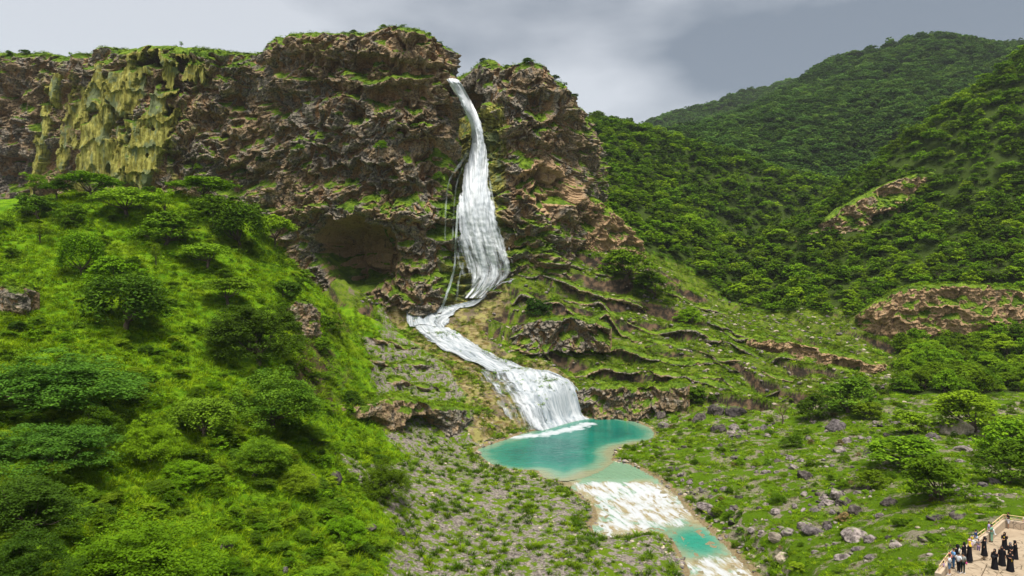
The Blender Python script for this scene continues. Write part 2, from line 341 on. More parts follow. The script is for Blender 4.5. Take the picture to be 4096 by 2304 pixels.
def terrain_material():
    n = NT('terrain_ground'); nz = n.nz()
    big = n.noise(0.09, 3); med = n.noise(0.5, 4); fin = n.noise(2.6, 5, 0.65); vf = n.noise(9.0, 4, 0.7)
    wg, wf, wk, wm, wtv, ww, we = [n.attr('w_'+c) for c in ('g', 'f', 'k', 'm', 't', 'w', 'edge')]
    lime = n.mix(n.step(med, 0.35, 0.65), (0.085, 0.200, 0.006), (0.190, 0.335, 0.008))
    lime = n.mix(n.step(fin, 0.50, 0.72), lime, (0.05, 0.115, 0.006))
    lime = n.mix(n.math('MULTIPLY', n.step(big, 0.52, 0.68), 0.6), lime, (0.23, 0.30, 0.012))
    soil = n.mix(vf, (0.055, 0.036, 0.022), (0.13, 0.085, 0.05))
    lime = n.mix(n.thr(n.step(nz, 0.74, 0.48), fin, 0.8, 0.15), lime, soil)
    stone = n.mix(n.step(fin, 0.35, 0.7), (0.15, 0.125, 0.110), (0.42, 0.365, 0.31))
    stone = n.mix(n.step(med, 0.55, 0.7), stone, (0.30, 0.25, 0.22))
    stone = n.mix(n.step(n.noise(1.1, 5, 0.7), 0.56, 0.66), stone, (0.07, 0.062, 0.06))
    kcol = n.mix(n.step(n.noise(0.75, 5, 0.65), 0.47, 0.55), stone, n.mix(fin, (0.08, 0.15, 0.006), (0.17, 0.25, 0.012)))
    fcol = n.mix(n.step(n.noise(0.28, 5, 0.62), 0.51, 0.57), n.mix(fin, (0.045, 0.105, 0.004), (0.135, 0.225, 0.008)), n.mix(fin, stone, (0.24, 0.22, 0.11)))
    fcol = n.mix(n.step(n.noise(0.6, 4), 0.62, 0.7), fcol, (0.12, 0.10, 0.05))
    mtop = n.mix(n.step(med, 0.38, 0.62), (0.062, 0.112, 0.005), (0.140, 0.200, 0.012)); mtop = n.mix(n.step(n.noise(0.22, 5, 0.65), 0.58, 0.66), mtop, n.mix(fin, (0.10, 0.08, 0.055), (0.27, 0.22, 0.155)))
    mtop = n.mix(n.step(fin, 0.52, 0.66), mtop, n.mix(vf, (0.11, 0.09, 0.035), (0.26, 0.23, 0.13)))
    mface = n.mix(n.step(med, 0.42, 0.66), (0.050, 0.040, 0.030), (0.22, 0.140, 0.085)); mface = n.mix(n.step(fin, 0.55, 0.7), mface, (0.035, 0.03, 0.026))
    mcol = n.mix(n.step(n.math('ADD', nz, n.math('MULTIPLY', n.math('SUBTRACT', fin, 0.5), 0.60)), 0.40, 0.54), mface, mtop)
    strat = n.noise(1.0, 4, 0.6, n.map(n.co(), (0.35, 0.35, 2.2)))
    tcol = n.mix(n.step(strat, 0.38, 0.64), (0.16, 0.115, 0.035), (0.38, 0.31, 0.15)); tcol = n.mix(n.step(n.noise(0.18, 4, 0.6), 0.50, 0.58), tcol, n.mix(fin, (0.11, 0.085, 0.055), (0.29, 0.225, 0.145))); tcol = n.mix(n.step(fin, 0.56, 0.72), tcol, (0.10, 0.095, 0.02))
    tcol = n.mix(n.step(n.noise(0.35, 3), 0.52, 0.62), tcol, (0.33, 0.30, 0.10)); tcol = n.mix(n.step(n.noise(0.28, 5, 0.65), 0.54, 0.62), tcol, n.mix(fin, (0.07, 0.075, 0.010), (0.17, 0.17, 0.03)))
    wcol = n.mix(fin, (0.020, 0.040, 0.006), (0.07, 0.10, 0.018))
    wcol = n.mix(n.thr(n.step(nz, 0.52, 0.30), med, 0.6, 0.1), wcol, n.mix(fin, (0.12, 0.085, 0.055), (0.27, 0.19, 0.12)))
    c = lime
    c = n.mix(n.thr(wf, med), c, fcol); c = n.mix(n.thr(wk, med), c, kcol); c = n.mix(n.thr(wm, med), c, mcol); c = n.mix(n.thr(ww, med), c, wcol); c = n.mix(n.thr(wtv, med, 0.5), c, tcol)
    shore = n.mix(n.step(fin, 0.35, 0.7), (0.24, 0.17, 0.085), (0.33, 0.27, 0.155))
    c = n.mix(n.thr(we, n.noise(0.8, 5, 0.7), 1.5, 0.06, 0.82), c, shore)
    c = n.mix(n.thr(n.step(n.attr('w_sd'), -0.15, 0.1), fin, 0.2), c, (0.28, 0.24, 0.14))
    h = n.math('ADD', n.math('MULTIPLY', fin, 1.0), n.math('MULTIPLY', vf, 0.5))
    n.bsdf(c, 0.95, 0.05, n.bump(h, 1.0, 0.45)); return n.m
M_TERR = terrain_material()
FRUST = lambda X, Y: (np.abs(X) < 0.86*Y + 14)
near = tag(link('ground', terrain_mesh(-100, 100, 34, 126, 0.45, 0, FRUST), M_TERR), kind='structure')
mid = tag(link('hillside_terrain', terrain_mesh(-136, 200, 125.4, 258, 0.5, -0.02, FRUST), M_TERR), kind='structure')
far = tag(link('valley_terrain', terrain_mesh(-220, 440, 255, 580, 2.5, -0.35, FRUST), M_TERR), kind='structure')

# far hills: ridges seen through the cloud
def ridge(name, crest, foot, seed, res, m):
    """crest and foot lists of (px, py, d); a slope from foot to crest and down again behind"""
    c = catmull([P(*q) for q in crest], 24); f = catmull([P(*q) for q in foot], 24)
    n = len(c); t = np.linspace(0, 1, n); tf = np.linspace(0, 1, len(f))
    f = np.stack([np.interp(t, tf, f[:, k]) for k in range(3)], 1)
    u = np.linspace(0, 1.35, res); V = np.empty((res, n, 3))
    for i, s in enumerate(u):
        p = f + (c-f)*s
        p[:, 2] = f[:, 2] + (c[:, 2]-f[:, 2])*(math.sin(min(s, 1)*math.pi/2)*0.55 + 0.45*min(s, 1) - max(0, s-1)*0.9)
        V[i] = p
    sc = np.linalg.norm(c[0]-c[-1])
    V[..., 2] += fbm(V[..., 0]/sc*5+seed, V[..., 1]/sc*5, 0*V[..., 2], 4)*sc*0.05*np.clip(u[:, None]*1.2, 0, 1)*np.where(u[:, None] > 0.85, 0.15, 1)
    V = V.reshape(-1, 3); cv = np.zeros((len(V), 6)); cv[:, 5] = 1
    A = {'w_'+k: cv[:, i] for i, k in enumerate(KINDS)}; A['w_edge'] = cv[:, 0]; A['w_sd'] = cv[:, 0]-50
    o = link(name, mesh_np(name, V, grid_faces(res, n), True, A), m); tag(o, kind='structure')
    return V.reshape(res, n, 3)
HILL = ridge('far_hill', [(560,190,690),(640,150,700),(700,133,720),(745,118,760),(790,93,800),(815,76,830),(838,64,850),(880,60,880),(930,54,900),(965,51,910),(1000,50,930),(1060,46,960),(1140,42,990)],
             [(560,230,480),(640,180,470),(700,165,480),(750,180,485),(800,190,490),(850,205,480),(900,215,450),(930,200,440),(960,190,440),(1000,190,440),(1040,190,450),(1090,190,460),(1140,190,470)], 3.0, 60, M_TERR)
RIDGE = ridge('distant_ridge', [(560,165,1080),(640,131,1100),(675,117,1120),(720,106,1150),(760,95,1180),(800,83,1200),(850,70,1230)],
              [(560,200,900),(640,180,900),(680,170,910),(720,160,920),(760,150,930),(800,140,940),(850,130,950)], 8.0, 40, M_TERR)
# ------------------------------------------------------------------ cliffs: pitted tufa walls with lobes, hollows and curtains
def cliff(name, path, ds, dz, zbot, amp=1.0, cap=26.0, capdir=None, shape=None, seed=0.0, rimr=3.0, sc=1.0):
    """path rows: x, y, top z.  Returns vertices, faces, attributes and the mesh object's data"""
    p = resample(catmull(path, 20), ds); n = len(p)
    t = np.gradient(p[:, :2], axis=0); k = max(3, int(1.5/ds)); ker = np.ones(k)/k
    t = np.stack([np.convolve(np.pad(t[:, c], k, mode='edge'), ker, 'same')[k:-k] for c in (0, 1)], 1)
    t /= np.linalg.norm(t, axis=1)[:, None]; nr = np.stack([t[:, 1], -t[:, 0]], 1)
    top = p[:, 2] + (fbm(p[:, 0]/7+seed, p[:, 1]/7, 0*t[:, 0], 3)*1.6 + fbm(p[:, 0]/1.8, p[:, 1]/1.8, 0*t[:, 0]+2, 2)*0.7)*min(1, amp)
    zmax = p[:, 2].max(); nv = int((zmax-zbot)/dz); a = np.linspace(0, 1, nv)[:, None]
    Z = zbot + (top[None]-zbot)*a
    back = rimr*(1-np.sqrt(np.clip(1-np.clip((Z-(top[None]-rimr))/rimr, 0, 1)**2, 0, 1)))
    B = np.stack([p[None, :, 0]-nr[None, :, 0]*back, p[None, :, 1]-nr[None, :, 1]*back, Z], -1)
    # cap
    nc = 36; u = (np.linspace(0, 1, nc+1)[1:]**1.7)*cap
    cd = np.array(capdir if capdir is not None else (0, 1.0))
    cdv = cd[None]-0.35*nr; cdv /= np.linalg.norm(cdv, axis=1)[:, None]
    C = np.stack([B[-1, None, :, 0]+cdv[None, :, 0]*u[:, None], B[-1, None, :, 1]+cdv[None, :, 1]*u[:, None], B[-1, None, :, 2]-0.02*u[:, None]+0*B[-1, None, :, 0]], -1)
    B = np.concatenate([B, C]); R = len(B)
    x, y, z = B[..., 0], B[..., 1], B[..., 2]
    iscap = np.zeros((R, n)); iscap[nv:] = 1; isrim = np.concatenate([sst(top[None]-rimr, top[None], Z), np.ones((nc, n))])
    s3 = seed*11.7
    wx = fbm(x/9+s3, y/9, z/9, 3)*5; wz = fbm(x/9, y/9+31, z/9+s3, 3)*5
    w2 = fbm(x/2.6/sc+5, y/2.6/sc, z/2.6/sc+s3, 3); X, Y, ZZ = (x+wx+w2*2.0*sc)/sc, (y+wx*0.5)/sc, (z+wz+w2*1.6*sc)/sc
    rough = 0.35+0.9*sst(-0.22, 0.22, fbm(x/16+2, y/16, z/13+s3, 2))
    D = 7.5*fbm(X/26, Y/26, ZZ/17+s3, 3)
    f1, f2, oz, rid = worley(X/8.5, Y/8.5, ZZ/7.0)
    D = D + 2.6*sst(0, 0.45, f2-f1) - 2.2*oz*sst(0, 0.3, f2-f1) + 1.6*(rid-0.5)
    deep = (rid > 0.76)*sst(0.66, 0.30, f1); D = D - 6.0*deep
    f1, f2, oz, rid = worley(X/3.4+7, Y/3.4, ZZ/3.0)
    D = D + rough*(1.0*sst(0, 0.4, f2-f1) - 1.0*oz*sst(0, 0.3, f2-f1) + 0.7*(rid-0.5))
    deep2 = (rid > 0.68)*sst(0.58, 0.25, f1); D = D - 2.8*deep2
    f1, f2, oz, rid = worley(X/1.35, Y/1.35+3, ZZ/1.7)
    hi = 0.50*sst(0, 0.4, f2-f1) - 0.7*oz + 0.4*(rid-0.5) - 1.5*(rid > 0.66)*sst(0.55, 0.2, f1)
    hi = hi*(0.4+0.8*rough) + 0.70*fbm(X/1.2, Y/1.2, ZZ/3.4, 3, True) + 1.1*fbm(X/2.6+4, Y/2.6, ZZ/12, 3, True)
    D = (D + hi)*amp*sc
    A = {'drape': 0*x, 'tan': 0*x, 'green': 0*x}
    if shape is not None: D, A = shape(B, D, A)
    D = D*np.where(iscap > 0, 0.16, lerp(1.0, 0.55, isrim))
    up = sst(0.3, 1.0, isrim)*0 + iscap
    hx = np.broadcast_to(nr[None, :, 0], x.shape)*(1-iscap); hy = np.broadcast_to(nr[None, :, 1], x.shape)*(1-iscap)
    V = np.stack([x+hx*D, y+hy*D, z + np.where(iscap > 0, D + 0.6*fbm(x/3, y/3, 0*x, 3), -0.30*np.clip(D, -2*sc, 3*sc)*(1-isrim))], -1)
    # keep the seam between wall and cap closed
    for i in range(3):
        w_ = (3-i)/4.0; V[nv+i] = lerp(V[nv+i], V[nv-1] + (B[nv+i]-B[nv-1]), w_)
    v = V.reshape(-1, 3); fcs = grid_faces(R, n)
    # rock in hollows is fresher: compare with the surface around it
    def blur(a, r):
        c = np.cumsum(np.pad(a, ((r+1, r), (0, 0)), mode='edge'), 0); a = (c[2*r+1:]-c[:-2*r-1])/(2*r+1)
        c = np.cumsum(np.pad(a, ((0, 0), (r+1, r)), mode='edge'), 1); return (c[:, 2*r+1:]-c[:, :-2*r-1])/(2*r+1)
    r = max(2, int(2.6*sc/ds)); rec = blur(D, r)-D
    vn = vnormals(v, fcs); nzs = blur(vn[:, 2].reshape(R, n), 2)
    A.update({'recess': rec/sc, 'upness': nzs, 'cap': np.maximum(iscap, isrim*0.8)})
    me = mesh_np(name, v, fcs, False, {k: a.ravel() for k, a in A.items()})
    return v, vn, me, {k: a.ravel() for k, a in A.items()}

def cliff_material():
    n = NT('tufa_rock')
    rec, up, cap, drape, tan, green = [n.attr(a) for a in ('recess', 'upness', 'cap', 'drape', 'tan', 'green')]
    big = n.noise(0.05, 3); med = n.noise(0.32, 5, 0.6); fin = n.noise(1.7, 6, 0.7); vf = n.noise(5.5, 5, 0.7)
    grey = n.mix(n.step(fin, 0.36, 0.66), (0.072, 0.062, 0.050), (0.39, 0.335, 0.26))
    brown = n.mix(n.step(fin, 0.34, 0.68), (0.135, 0.092, 0.050), (0.47, 0.335, 0.195))
    oran = n.mix(n.step(fin, 0.34, 0.70), (0.29, 0.165, 0.075), (0.58, 0.375, 0.200))
    base = n.mix(n.step(n.math('ADD', med, n.math('MULTIPLY', n.math('SUBTRACT', big, 0.5), 0.9)), 0.42, 0.58), grey, brown)
    base = n.mix(n.thr(n.math('ADD', n.step(rec, -0.1, 1.1), n.math('MULTIPLY', n.math('SUBTRACT', n.noise(0.07, 3), 0.52), 1.0)), fin, 0.8, 0.2), base, oran)
    base = n.mix(n.thr(tan, med, 0.7, 0.15), base, n.mix(fin, oran, (0.50, 0.34, 0.20)))
    st = n.noise(0.8, 4, 0.6, n.map(n.co(), (1.0, 1.0, 0.16)))
    base = n.mix(n.math('MULTIPLY', n.step(st, 0.57, 0.70), 0.55), base, (0.36, 0.29, 0.22))
    base = n.mix(n.math('MULTIPLY', n.step(st, 0.42, 0.30), 0.7), base, (0.045, 0.040, 0.040))
    # wet tufa curtains
    s2 = n.noise(1.3, 5, 0.6, n.map(n.co(), (1.0, 1.0, 0.10))); s3 = n.noise(0.5, 4, 0.6, n.map(n.co(), (1.0, 1.0, 0.12)))
    dr = n.mix(n.step(s2, 0.38, 0.62), (0.165, 0.150, 0.018), (0.43, 0.40, 0.095)); dr = n.mix(n.step(s3, 0.54, 0.66), dr, (0.20, 0.235, 0.105))
    dr = n.mix(n.step(s3, 0.42, 0.34), dr, (0.22, 0.19, 0.03)); dr = n.mix(n.step(n.noise(0.16, 4, 0.6), 0.53, 0.60), dr, n.mix(s2, (0.10, 0.125, 0.045), (0.28, 0.31, 0.15))); dr = n.mix(n.step(fin, 0.62, 0.72), dr, (0.05, 0.06, 0.02))
    c = n.mix(n.thr(drape, n.noise(1.2, 5, 0.65, n.map(n.co(), (1.0, 1.0, 0.3))), 0.8, 0.22), base, dr)
    moss = n.mix(n.step(med, 0.35, 0.65), (0.070, 0.135, 0.006), (0.180, 0.270, 0.012)); moss = n.mix(n.step(vf, 0.55, 0.72), moss, (0.05, 0.07, 0.012))
    mw = n.math('ADD', n.math('MULTIPLY', up, 1.0), n.math('ADD', n.math('MULTIPLY', cap, 0.30), n.math('MULTIPLY', green, 0.5)))
    mw = n.math('ADD', mw, n.math('MULTIPLY', n.math('SUBTRACT', n.noise(0.085, 4), 0.5), 1.3))
    c = n.mix(n.thr(mw, n.noise(0.9, 5, 0.65), 0.75, 0.06, 0.45), c, moss)
    h = n.math('ADD', fin, n.math('MULTIPLY', vf, 0.45))
    n.bsdf(c, 0.88, 0.22, n.bump(h, 1.0, 0.55)); return n.m
M_CLIFF = cliff_material()

# main cliff: (px of the face, distance, rim pixel y)
_mp = [(-40,238,52),(0,233,52),(40,229,53),(62,227,55),(92,225,51),(102,223,46),(132,221,47),(165,222,43),(196,225,48),(250,226,51),(263,224,46),(273,220,36),(290,217,40),(298,215,34),(340,212,30),(363,211,32),(373,210,25),(395,210,24),(420,211,29),(438,213,40),(447,217,46),(450,226,58),(452,236,74),(460,240,76),(470,240,66),(478,233,61),(486,226,59),(500,223,62),(515,222,63),(532,222,59),(545,223,64),(553,225,76),(567,228,88),(577,234,106),(584,246,122),(590,266,138),(598,300,146)]
_path = [(*P(a, 0, d)[:2], P(a, b, d)[2]) for a, d, b in _mp]
def px_of(B): return CX + F*B[..., 0]/B[..., 1], CY - F*(B[..., 2]-CAMZ)/B[..., 1]
def ell(qx, qy, cx, cy, rx, ry, soft=0.5, wob=0): 
    r = np.sqrt(((qx-cx)/rx)**2+((qy-cy)/ry)**2) + wob
    return sst(1+soft*0.5, 1-soft*0.5, r)
def main_shape(B, D, A):
    qx, qy = px_of(B); x, y, z = B[..., 0], B[..., 1], B[..., 2]
    wob = fbm(x/5, y/5, z/5, 4)*0.55
    fine = fbm(x/1.6, y/1.6, z/1.6, 3)
    # gully behind the fall is calmer, with a tufa cone growing towards its foot
    gul = sst(446, 453, qx)*sst(490, 482, qx)
    D = lerp(D, D*0.30, gul)
    cone = np.exp(-((qx-478)/20.0)**2)*sst(96, 40, z)*15 + np.exp(-((qx-468)/13.0)**2)*sst(92, 84, z)*3.0*gul
    D = D + cone*sst(440, 452, qx)
    # the great hollow under the dome, the alcoves above
    rc = np.sqrt(((qx-358)/43)**2+((qy-(252+0.1*(qx-358)))/36)**2)+wob*0.5; cave = sst(1.05, 0.9, rc); D = D*lerp(1, 0.8, cave) - 17*np.sqrt(np.clip(1-rc*rc, 0, 1)) - 2.5*cave
    roof = ell(qx, qy, 360, 214, 60, 14, 0.9, wob); D = D + 3.0*roof
    for cx, cy, rx, ry, dp in [(300,66,30,13,3.2),(376,68,24,14,5.0),(398,96,30,12,3.5),(330,90,14,9,2.5),(470,104,10,12,4.0),(482,108,7,14,5),(545,186,24,17,5.0),(275,174,12,10,3.5),(340,175,16,9,3),(285,105,16,12,3),(420,150,20,12,3),(530,140,14,20,2.0),(395,190,24,9,3.0),(238,180,20,14,4),(170,120,8,13,4.5),(150,60,18,8,4.5),(185,62,9,11,5),(110,172,16,10,3.5),(20,170,22,16,3),(50,95,10,9,2.5)]:
        D = D - dp*ell(qx, qy, cx, cy, rx, ry, 0.5, wob)
    A['tan'] = np.clip(cave*0.8 + 0.8*ell(qx, qy, 545, 188, 30, 22, 0.8, wob) + 0.35*ell(qx, qy, 350, 215, 100, 80, 0.8, wob) + 0.30*ell(qx, qy, 520, 150, 60, 60, 0.8, wob), 0, 1)
    # wet curtains on the left wall and beside the fall
    cur = np.zeros_like(x); edgew = fine*7 + wob*12
    strip = fbm(x/3.2+3, y/3.2, z/22, 3); lob = fbm(x/6+1, y/6, z/9+4, 3)
    thick = 0*x
    for x0, x1, y0, y1, sl, th in [(104,142,70,188,-0.20,3.2),(126,160,118,194,-0.10,4.2),(158,186,88,132,-0.42,4.6),(146,172,126,176,-0.22,5.0),(60,72,76,194,-0.24,3.2),(132,196,44,58,0,3.0),(118,150,74,104,0.0,2.0),(164,180,60,84,0.05,2.4),(190,208,60,84,-0.5,3.2),(84,100,96,150,-0.2,1.6),(74,90,84,168,-0.2,1.5),(178,196,88,124,-0.45,2.2),(198,216,58,80,-0.4,1.8),(100,118,60,100,-0.1,1.6),(140,156,66,78,0,3.4)]:
        xx = qx - sl*(qy-y0); ed_ = edgew + strip*16
        m_ = sst(-1.5, 1.5, xx-x0+ed_*0.5)*sst(-1.5, 1.5, x1-xx+ed_*0.5)*sst(-1.5, 2.5, qy-y0+edgew)*sst(-0.8, 0.8, y1-qy+strip*46+edgew*0.7)
        cur = np.maximum(cur, m_); thick = np.maximum(thick, m_*th)
    hg = (z + fbm(x/2.5, y/2.5, 0*z+3, 2)*9 + fbm(x/9, y/9, z/9, 2)*8)/9.0; hang = (1-(hg-np.floor(hg)))**2
    holes = sst(0.16, 0.22, lob+0.5*strip); cur = cur*(1-holes); thick = thick*(1-holes)
    rib = fbm(x/1.5, y/1.5, z/16, 3, True)*0.55 + fbm(x/6, y/6, z/30, 3)*4.0 + fbm(x/2.6, y/2.6, z/6, 3)*1.3 + hang*0.9 + fbm(x/0.8, y/0.8, z/3.0, 3)*0.5
    D = lerp(D, thick + rib, cur)
    col2 = sst(484, 490, qx)*sst(512, 503, qx+wob*8)*sst(98, 106, qy)*sst(280, 235, qy)
    cn = sst(450, 456, qx)*sst(503, 490, qx)*sst(108, 125, qy)
    ledge = sst(432, 440, qx+wob*6)*sst(458, 450, qx)*sst(250, 262, qy)
    rib2 = fbm(x/1.1, y/1.1, z/9, 3, True)*0.8
    D = D + rib2*np.maximum(cn, 0.6*col2)
    A['drape'] = np.clip(cur*(0.62+0.5*sst(-0.25, 0.1, strip+0.3*fine)) + 0.62*ell(qx, qy, 130, 115, 100, 90, 0.9, wob)*sst(-0.05, 0.3, strip+fine*0.3) + 0.8*col2*sst(-0.25, 0.15, wob+fine*.4+0.12) + cn + ledge*0.7, 0, 1)
    A['green'] = np.clip(0.9*sst(428, 440, qx)*sst(455, 446, qx)*sst(120, 150, qy) + 0.9*sst(505, 514, qx+wob*10)*sst(562, 535, qx)*sst(205, 232, qy) + 0.35*sst(560, 600, qx) + 0.25*sst(260, 150, qx)*sst(80, 60, qy)+0.5*sst(172,200,qx)*sst(290,230,qx)*sst(90,60,qy), 0, 1)*(1-cn)
    return D, A
cl_v, cl_n, me, cl_a = cliff('cliff', _path, 0.29, 0.25, 14.0, 1.0, 30.0, (0, 1.0), main_shape, 1.0)
tag(link('cliff', me, M_CLIFF), kind='structure')

# smaller rock walls in the slopes (each a list of px, distance, rim pixel y)
def wall(name, pts, depth, label, amp=0.45, seed=2.0, tan=0.5, caves=(), sc=0.45, cap=4.0, green=0.0, res=0.22):
    pth = [(*P(a, 0, d)[:2], P(a, b, d)[2]) for a, d, b in pts]
    zb = min(q[2] for q in pth) - depth
    def sh(B, D, A):
        qx, qy = px_of(B); wob = fbm(B[..., 0]/2.5, B[..., 1]/2.5, B[..., 2]/2.5, 3)*0.5
        lay = fbm(B[..., 0]/6, B[..., 1]/6, B[..., 2]/0.9+seed, 3)
        D = D*0.8 + lay*0.55
        for cx, cy, rx, ry, dp in caves: D = D - dp*ell(qx, qy, cx, cy, rx, ry, 0.4, wob)
        A['tan'] = A['tan'] + tan; A['green'] = A['green'] + green
        s = np.linspace(0, 1, B.shape[1])[None]; D = D*sst(0, 0.06, s)*sst(1, 0.94, s)
        return D, A
    v, vn, me, a = cliff(name, pth, res, res, zb, amp, cap, (0, 1.0), sh, seed, 0.5, sc)
    o = tag(link(name, me, M_CLIFF), label, 'rock wall'); return v, vn, a
WALLS = []
WALLS.append(wall('rock_wall', [(312,132,415),(318,127,408),(330,126,405),(345,127,405),(365,130,405),(385,134,401),(402,139,398),(418,144,402),(435,149,406),(452,154,408),(464,159,409),(471,166,408),(474,176,402)], 9, 'pale layered rock wall with a low cave mouth left of the lower cascade', 0.6, 3.0, 0.35, [(425,426,19,10,5.0),(360,424,26,6,2.0),(350,404,10,5,1)], 0.5, 9.0, 0.1))
WALLS.append(wall('rock_wall', [(738,224,338),(750,214,338),(770,206,340),(790,200,343),(812,196,347),(835,192,352),(855,189,357),(872,187,361),(886,193,360)], 10, 'orange hollowed rock wall under the mossy terraces beside the wood', 0.6, 4.0, 0.9, [(765,354,14,6,2.0),(800,356,18,8,1.6),(845,366,14,7,1.6)], 0.6, 6.0, 0.15))
WALLS.append(wall('rock_wall', [(856,236,320),(864,230,311),(876,224,302),(900,218,290),(925,214,285),(960,211,284),(1000,208,287),(1045,206,292)], 22, 'long bare sandy rock wall at the foot of the wooded right hill', 0.6, 5.0, 0.8, [(940,312,20,6,1.5)], 0.9, 4.0, 0.40))
WALLS.append(wall('rock_wall', [(555,236,186),(568,234,188),(590,236,196),(612,241,210),(630,247,230),(646,253,252)], 13, 'tan sloping rock wall running down from the right end of the cliff', 0.8, 6.0, 0.8, [], 0.8, 5.0, 0.40))
WALLS.append(wall('rock_wall', [(778,316,262),(790,310,248),(806,304,234),(830,299,216),(858,296,199),(885,294,186),(908,295,177),(926,298,174),(940,304,176)], 13, 'dark broken rock band slanting across the wooded right hill', 0.9, 7.0, 0.55, [(845,212,8,6,2),(890,194,12,6,2.5)], 0.9, 9.0, 0.55, 0.35))
WALLS.append(wall('rock_wall', [(-20,101,287),(0,100,284),(14,99,286),(28,100,285),(40,103,290)], 6, 'small dark rock outcrop jutting from the grass at the left hill', 0.5, 8.0, 0.1, [], 0.35, 3.0, 0.15, 0.16))
WALLS.append(wall('rock_wall', [(280,139,312),(290,136,303),(302,135,300),(312,137,303),(320,142,312)], 6, 'pale rock bluff sticking out below the edge of the grassy slope', 0.5, 9.0, 0.45, [], 0.4, 3.0, 0.15, 0.18))
WALLS.append(wall('rock_wall', [(512,204,325),(524,201,322),(545,200,318),(562,201,316),(585,203,318),(612,205,326)], 7, 'dark undercut rock wall behind the shrub on the mossy slope', 0.95, 10.0, 0.2, [], 0.75, 4.0, 0.15))
WALLS.append(wall('rock_wall', [(567,192,392),(585,188,388),(605,186,387),(628,184,388),(650,182,387),(672,181,384),(690,181,384)], 6, 'dark dripping rock wall hung with creepers behind the turquoise pool', 0.95, 11.0, 0.3, [], 0.75, 4.0, 0.2))

# ledges of the dipping strata, undercut, with mossy tops
def ledge(pts, hgt, label, group, seed, grey=False):
    g = ray_ground([q[0] for q in pts], [q[1] for q in pts], 120, 300)
    c = catmull(g, 12)
    pth = [(a, b-0.5, zground(np.array([a]), np.array([b]))[0]+0.45+0.9*float(fbm(np.array([a/5+seed]), np.array([b/5]), np.array([0.0]), 2)[0])) for a, b, _ in c[::4]]
    zb = min(q[2] for q in pth)-hgt
    def sh(B, D, A):
        x, y, z = B[..., 0], B[..., 1], B[..., 2]; s = np.linspace(0, 1, B.shape[1])[None]; tp = B[:, :, 2].max(0)[None]
        lay = fbm(x/5, y/5, z/0.7+seed, 3); br = fbm(x/4+seed, y/4, 0*z, 3)
        D = D*0.9 + lay*0.8 + 1.6*br + 1.2*sst(1.5, 0.4, tp-z+0.6*br) - (0.2 if grey else 1.2)*sst(1.0, 2.0, tp-z+1.0*br)
        D = D*sst(0, 0.10, s)*sst(1, 0.90, s) - 1.4*(1-sst(0, 0.08, s)*sst(1, 0.92, s))
        D = D - 2.2*sst(0.02, 0.25, fbm(x/7+seed*3, y/7, 0*z+1, 2)); D = D + 0.9*fbm(x/1.7, y/1.7, z/1.2, 3)
        A['tan'] = A['tan'] + (0.0 if grey else 0.25); A['green'] = A['green'] + (0.0 if grey else 0.2)
        return D, A
    v, vn, me, a = cliff('rock_ledge', pth, 0.24, 0.22, zb, 0.45, 2.5, (0, 1.0), sh, seed, 0.4, 0.40)
    tag(link('rock_ledge', me, M_CLIFF), label, 'rock ledge', group); WALLS.append((v, vn, a))
_lm = 'long mossy rock ledge with a dark undercut on the terraced slope'; _lk = 'pale limestone ledge stepping down the bank left of the cascade'
for i, p_ in enumerate([[(512,276),(540,281),(580,290),(620,300),(650,312)], [(505,294),(530,301),(570,312),(600,325)], [(600,303),(650,318),(700,335),(730,345)], [(570,342),(620,350),(680,364),(740,376)], [(600,364),(660,374),(720,386),(780,393)], [(500,338),(520,347),(545,354),(575,364)],
                       [(640,337),(700,352),(760,364)], [(660,292),(700,308),(740,322)], [(700,320),(760,336),(800,346)], [(590,379),(640,387),(690,394)], [(540,262),(580,268),(620,278)], [(530,330),(560,336),(590,346)], [(760,372),(800,380),(840,386)], [(620,318),(670,332),(720,347)], [(560,300),(600,308),(640,323)], [(690,377),(740,389),(790,399)], [(700,341),(750,353),(800,363)], [(550,367),(590,372),(630,380)], [(780,353),(820,363),(860,375)], [(580,322),(620,336),(655,347)], [(720,330),(770,342),(810,352)]]):
    ledge(p_, 3.4 + (i*7 % 5)*0.5, _lm, 'mossy ledges of the terraced slope', 20.0+i)
for i, p_ in enumerate([[(372,340),(395,344),(420,348)], [(368,360),(400,364),(436,370)], [(385,384),(425,388),(452,393)]]):
    ledge(p_, 2.6, _lk, 'limestone ledges left of the cascade', 40.0+i, True)
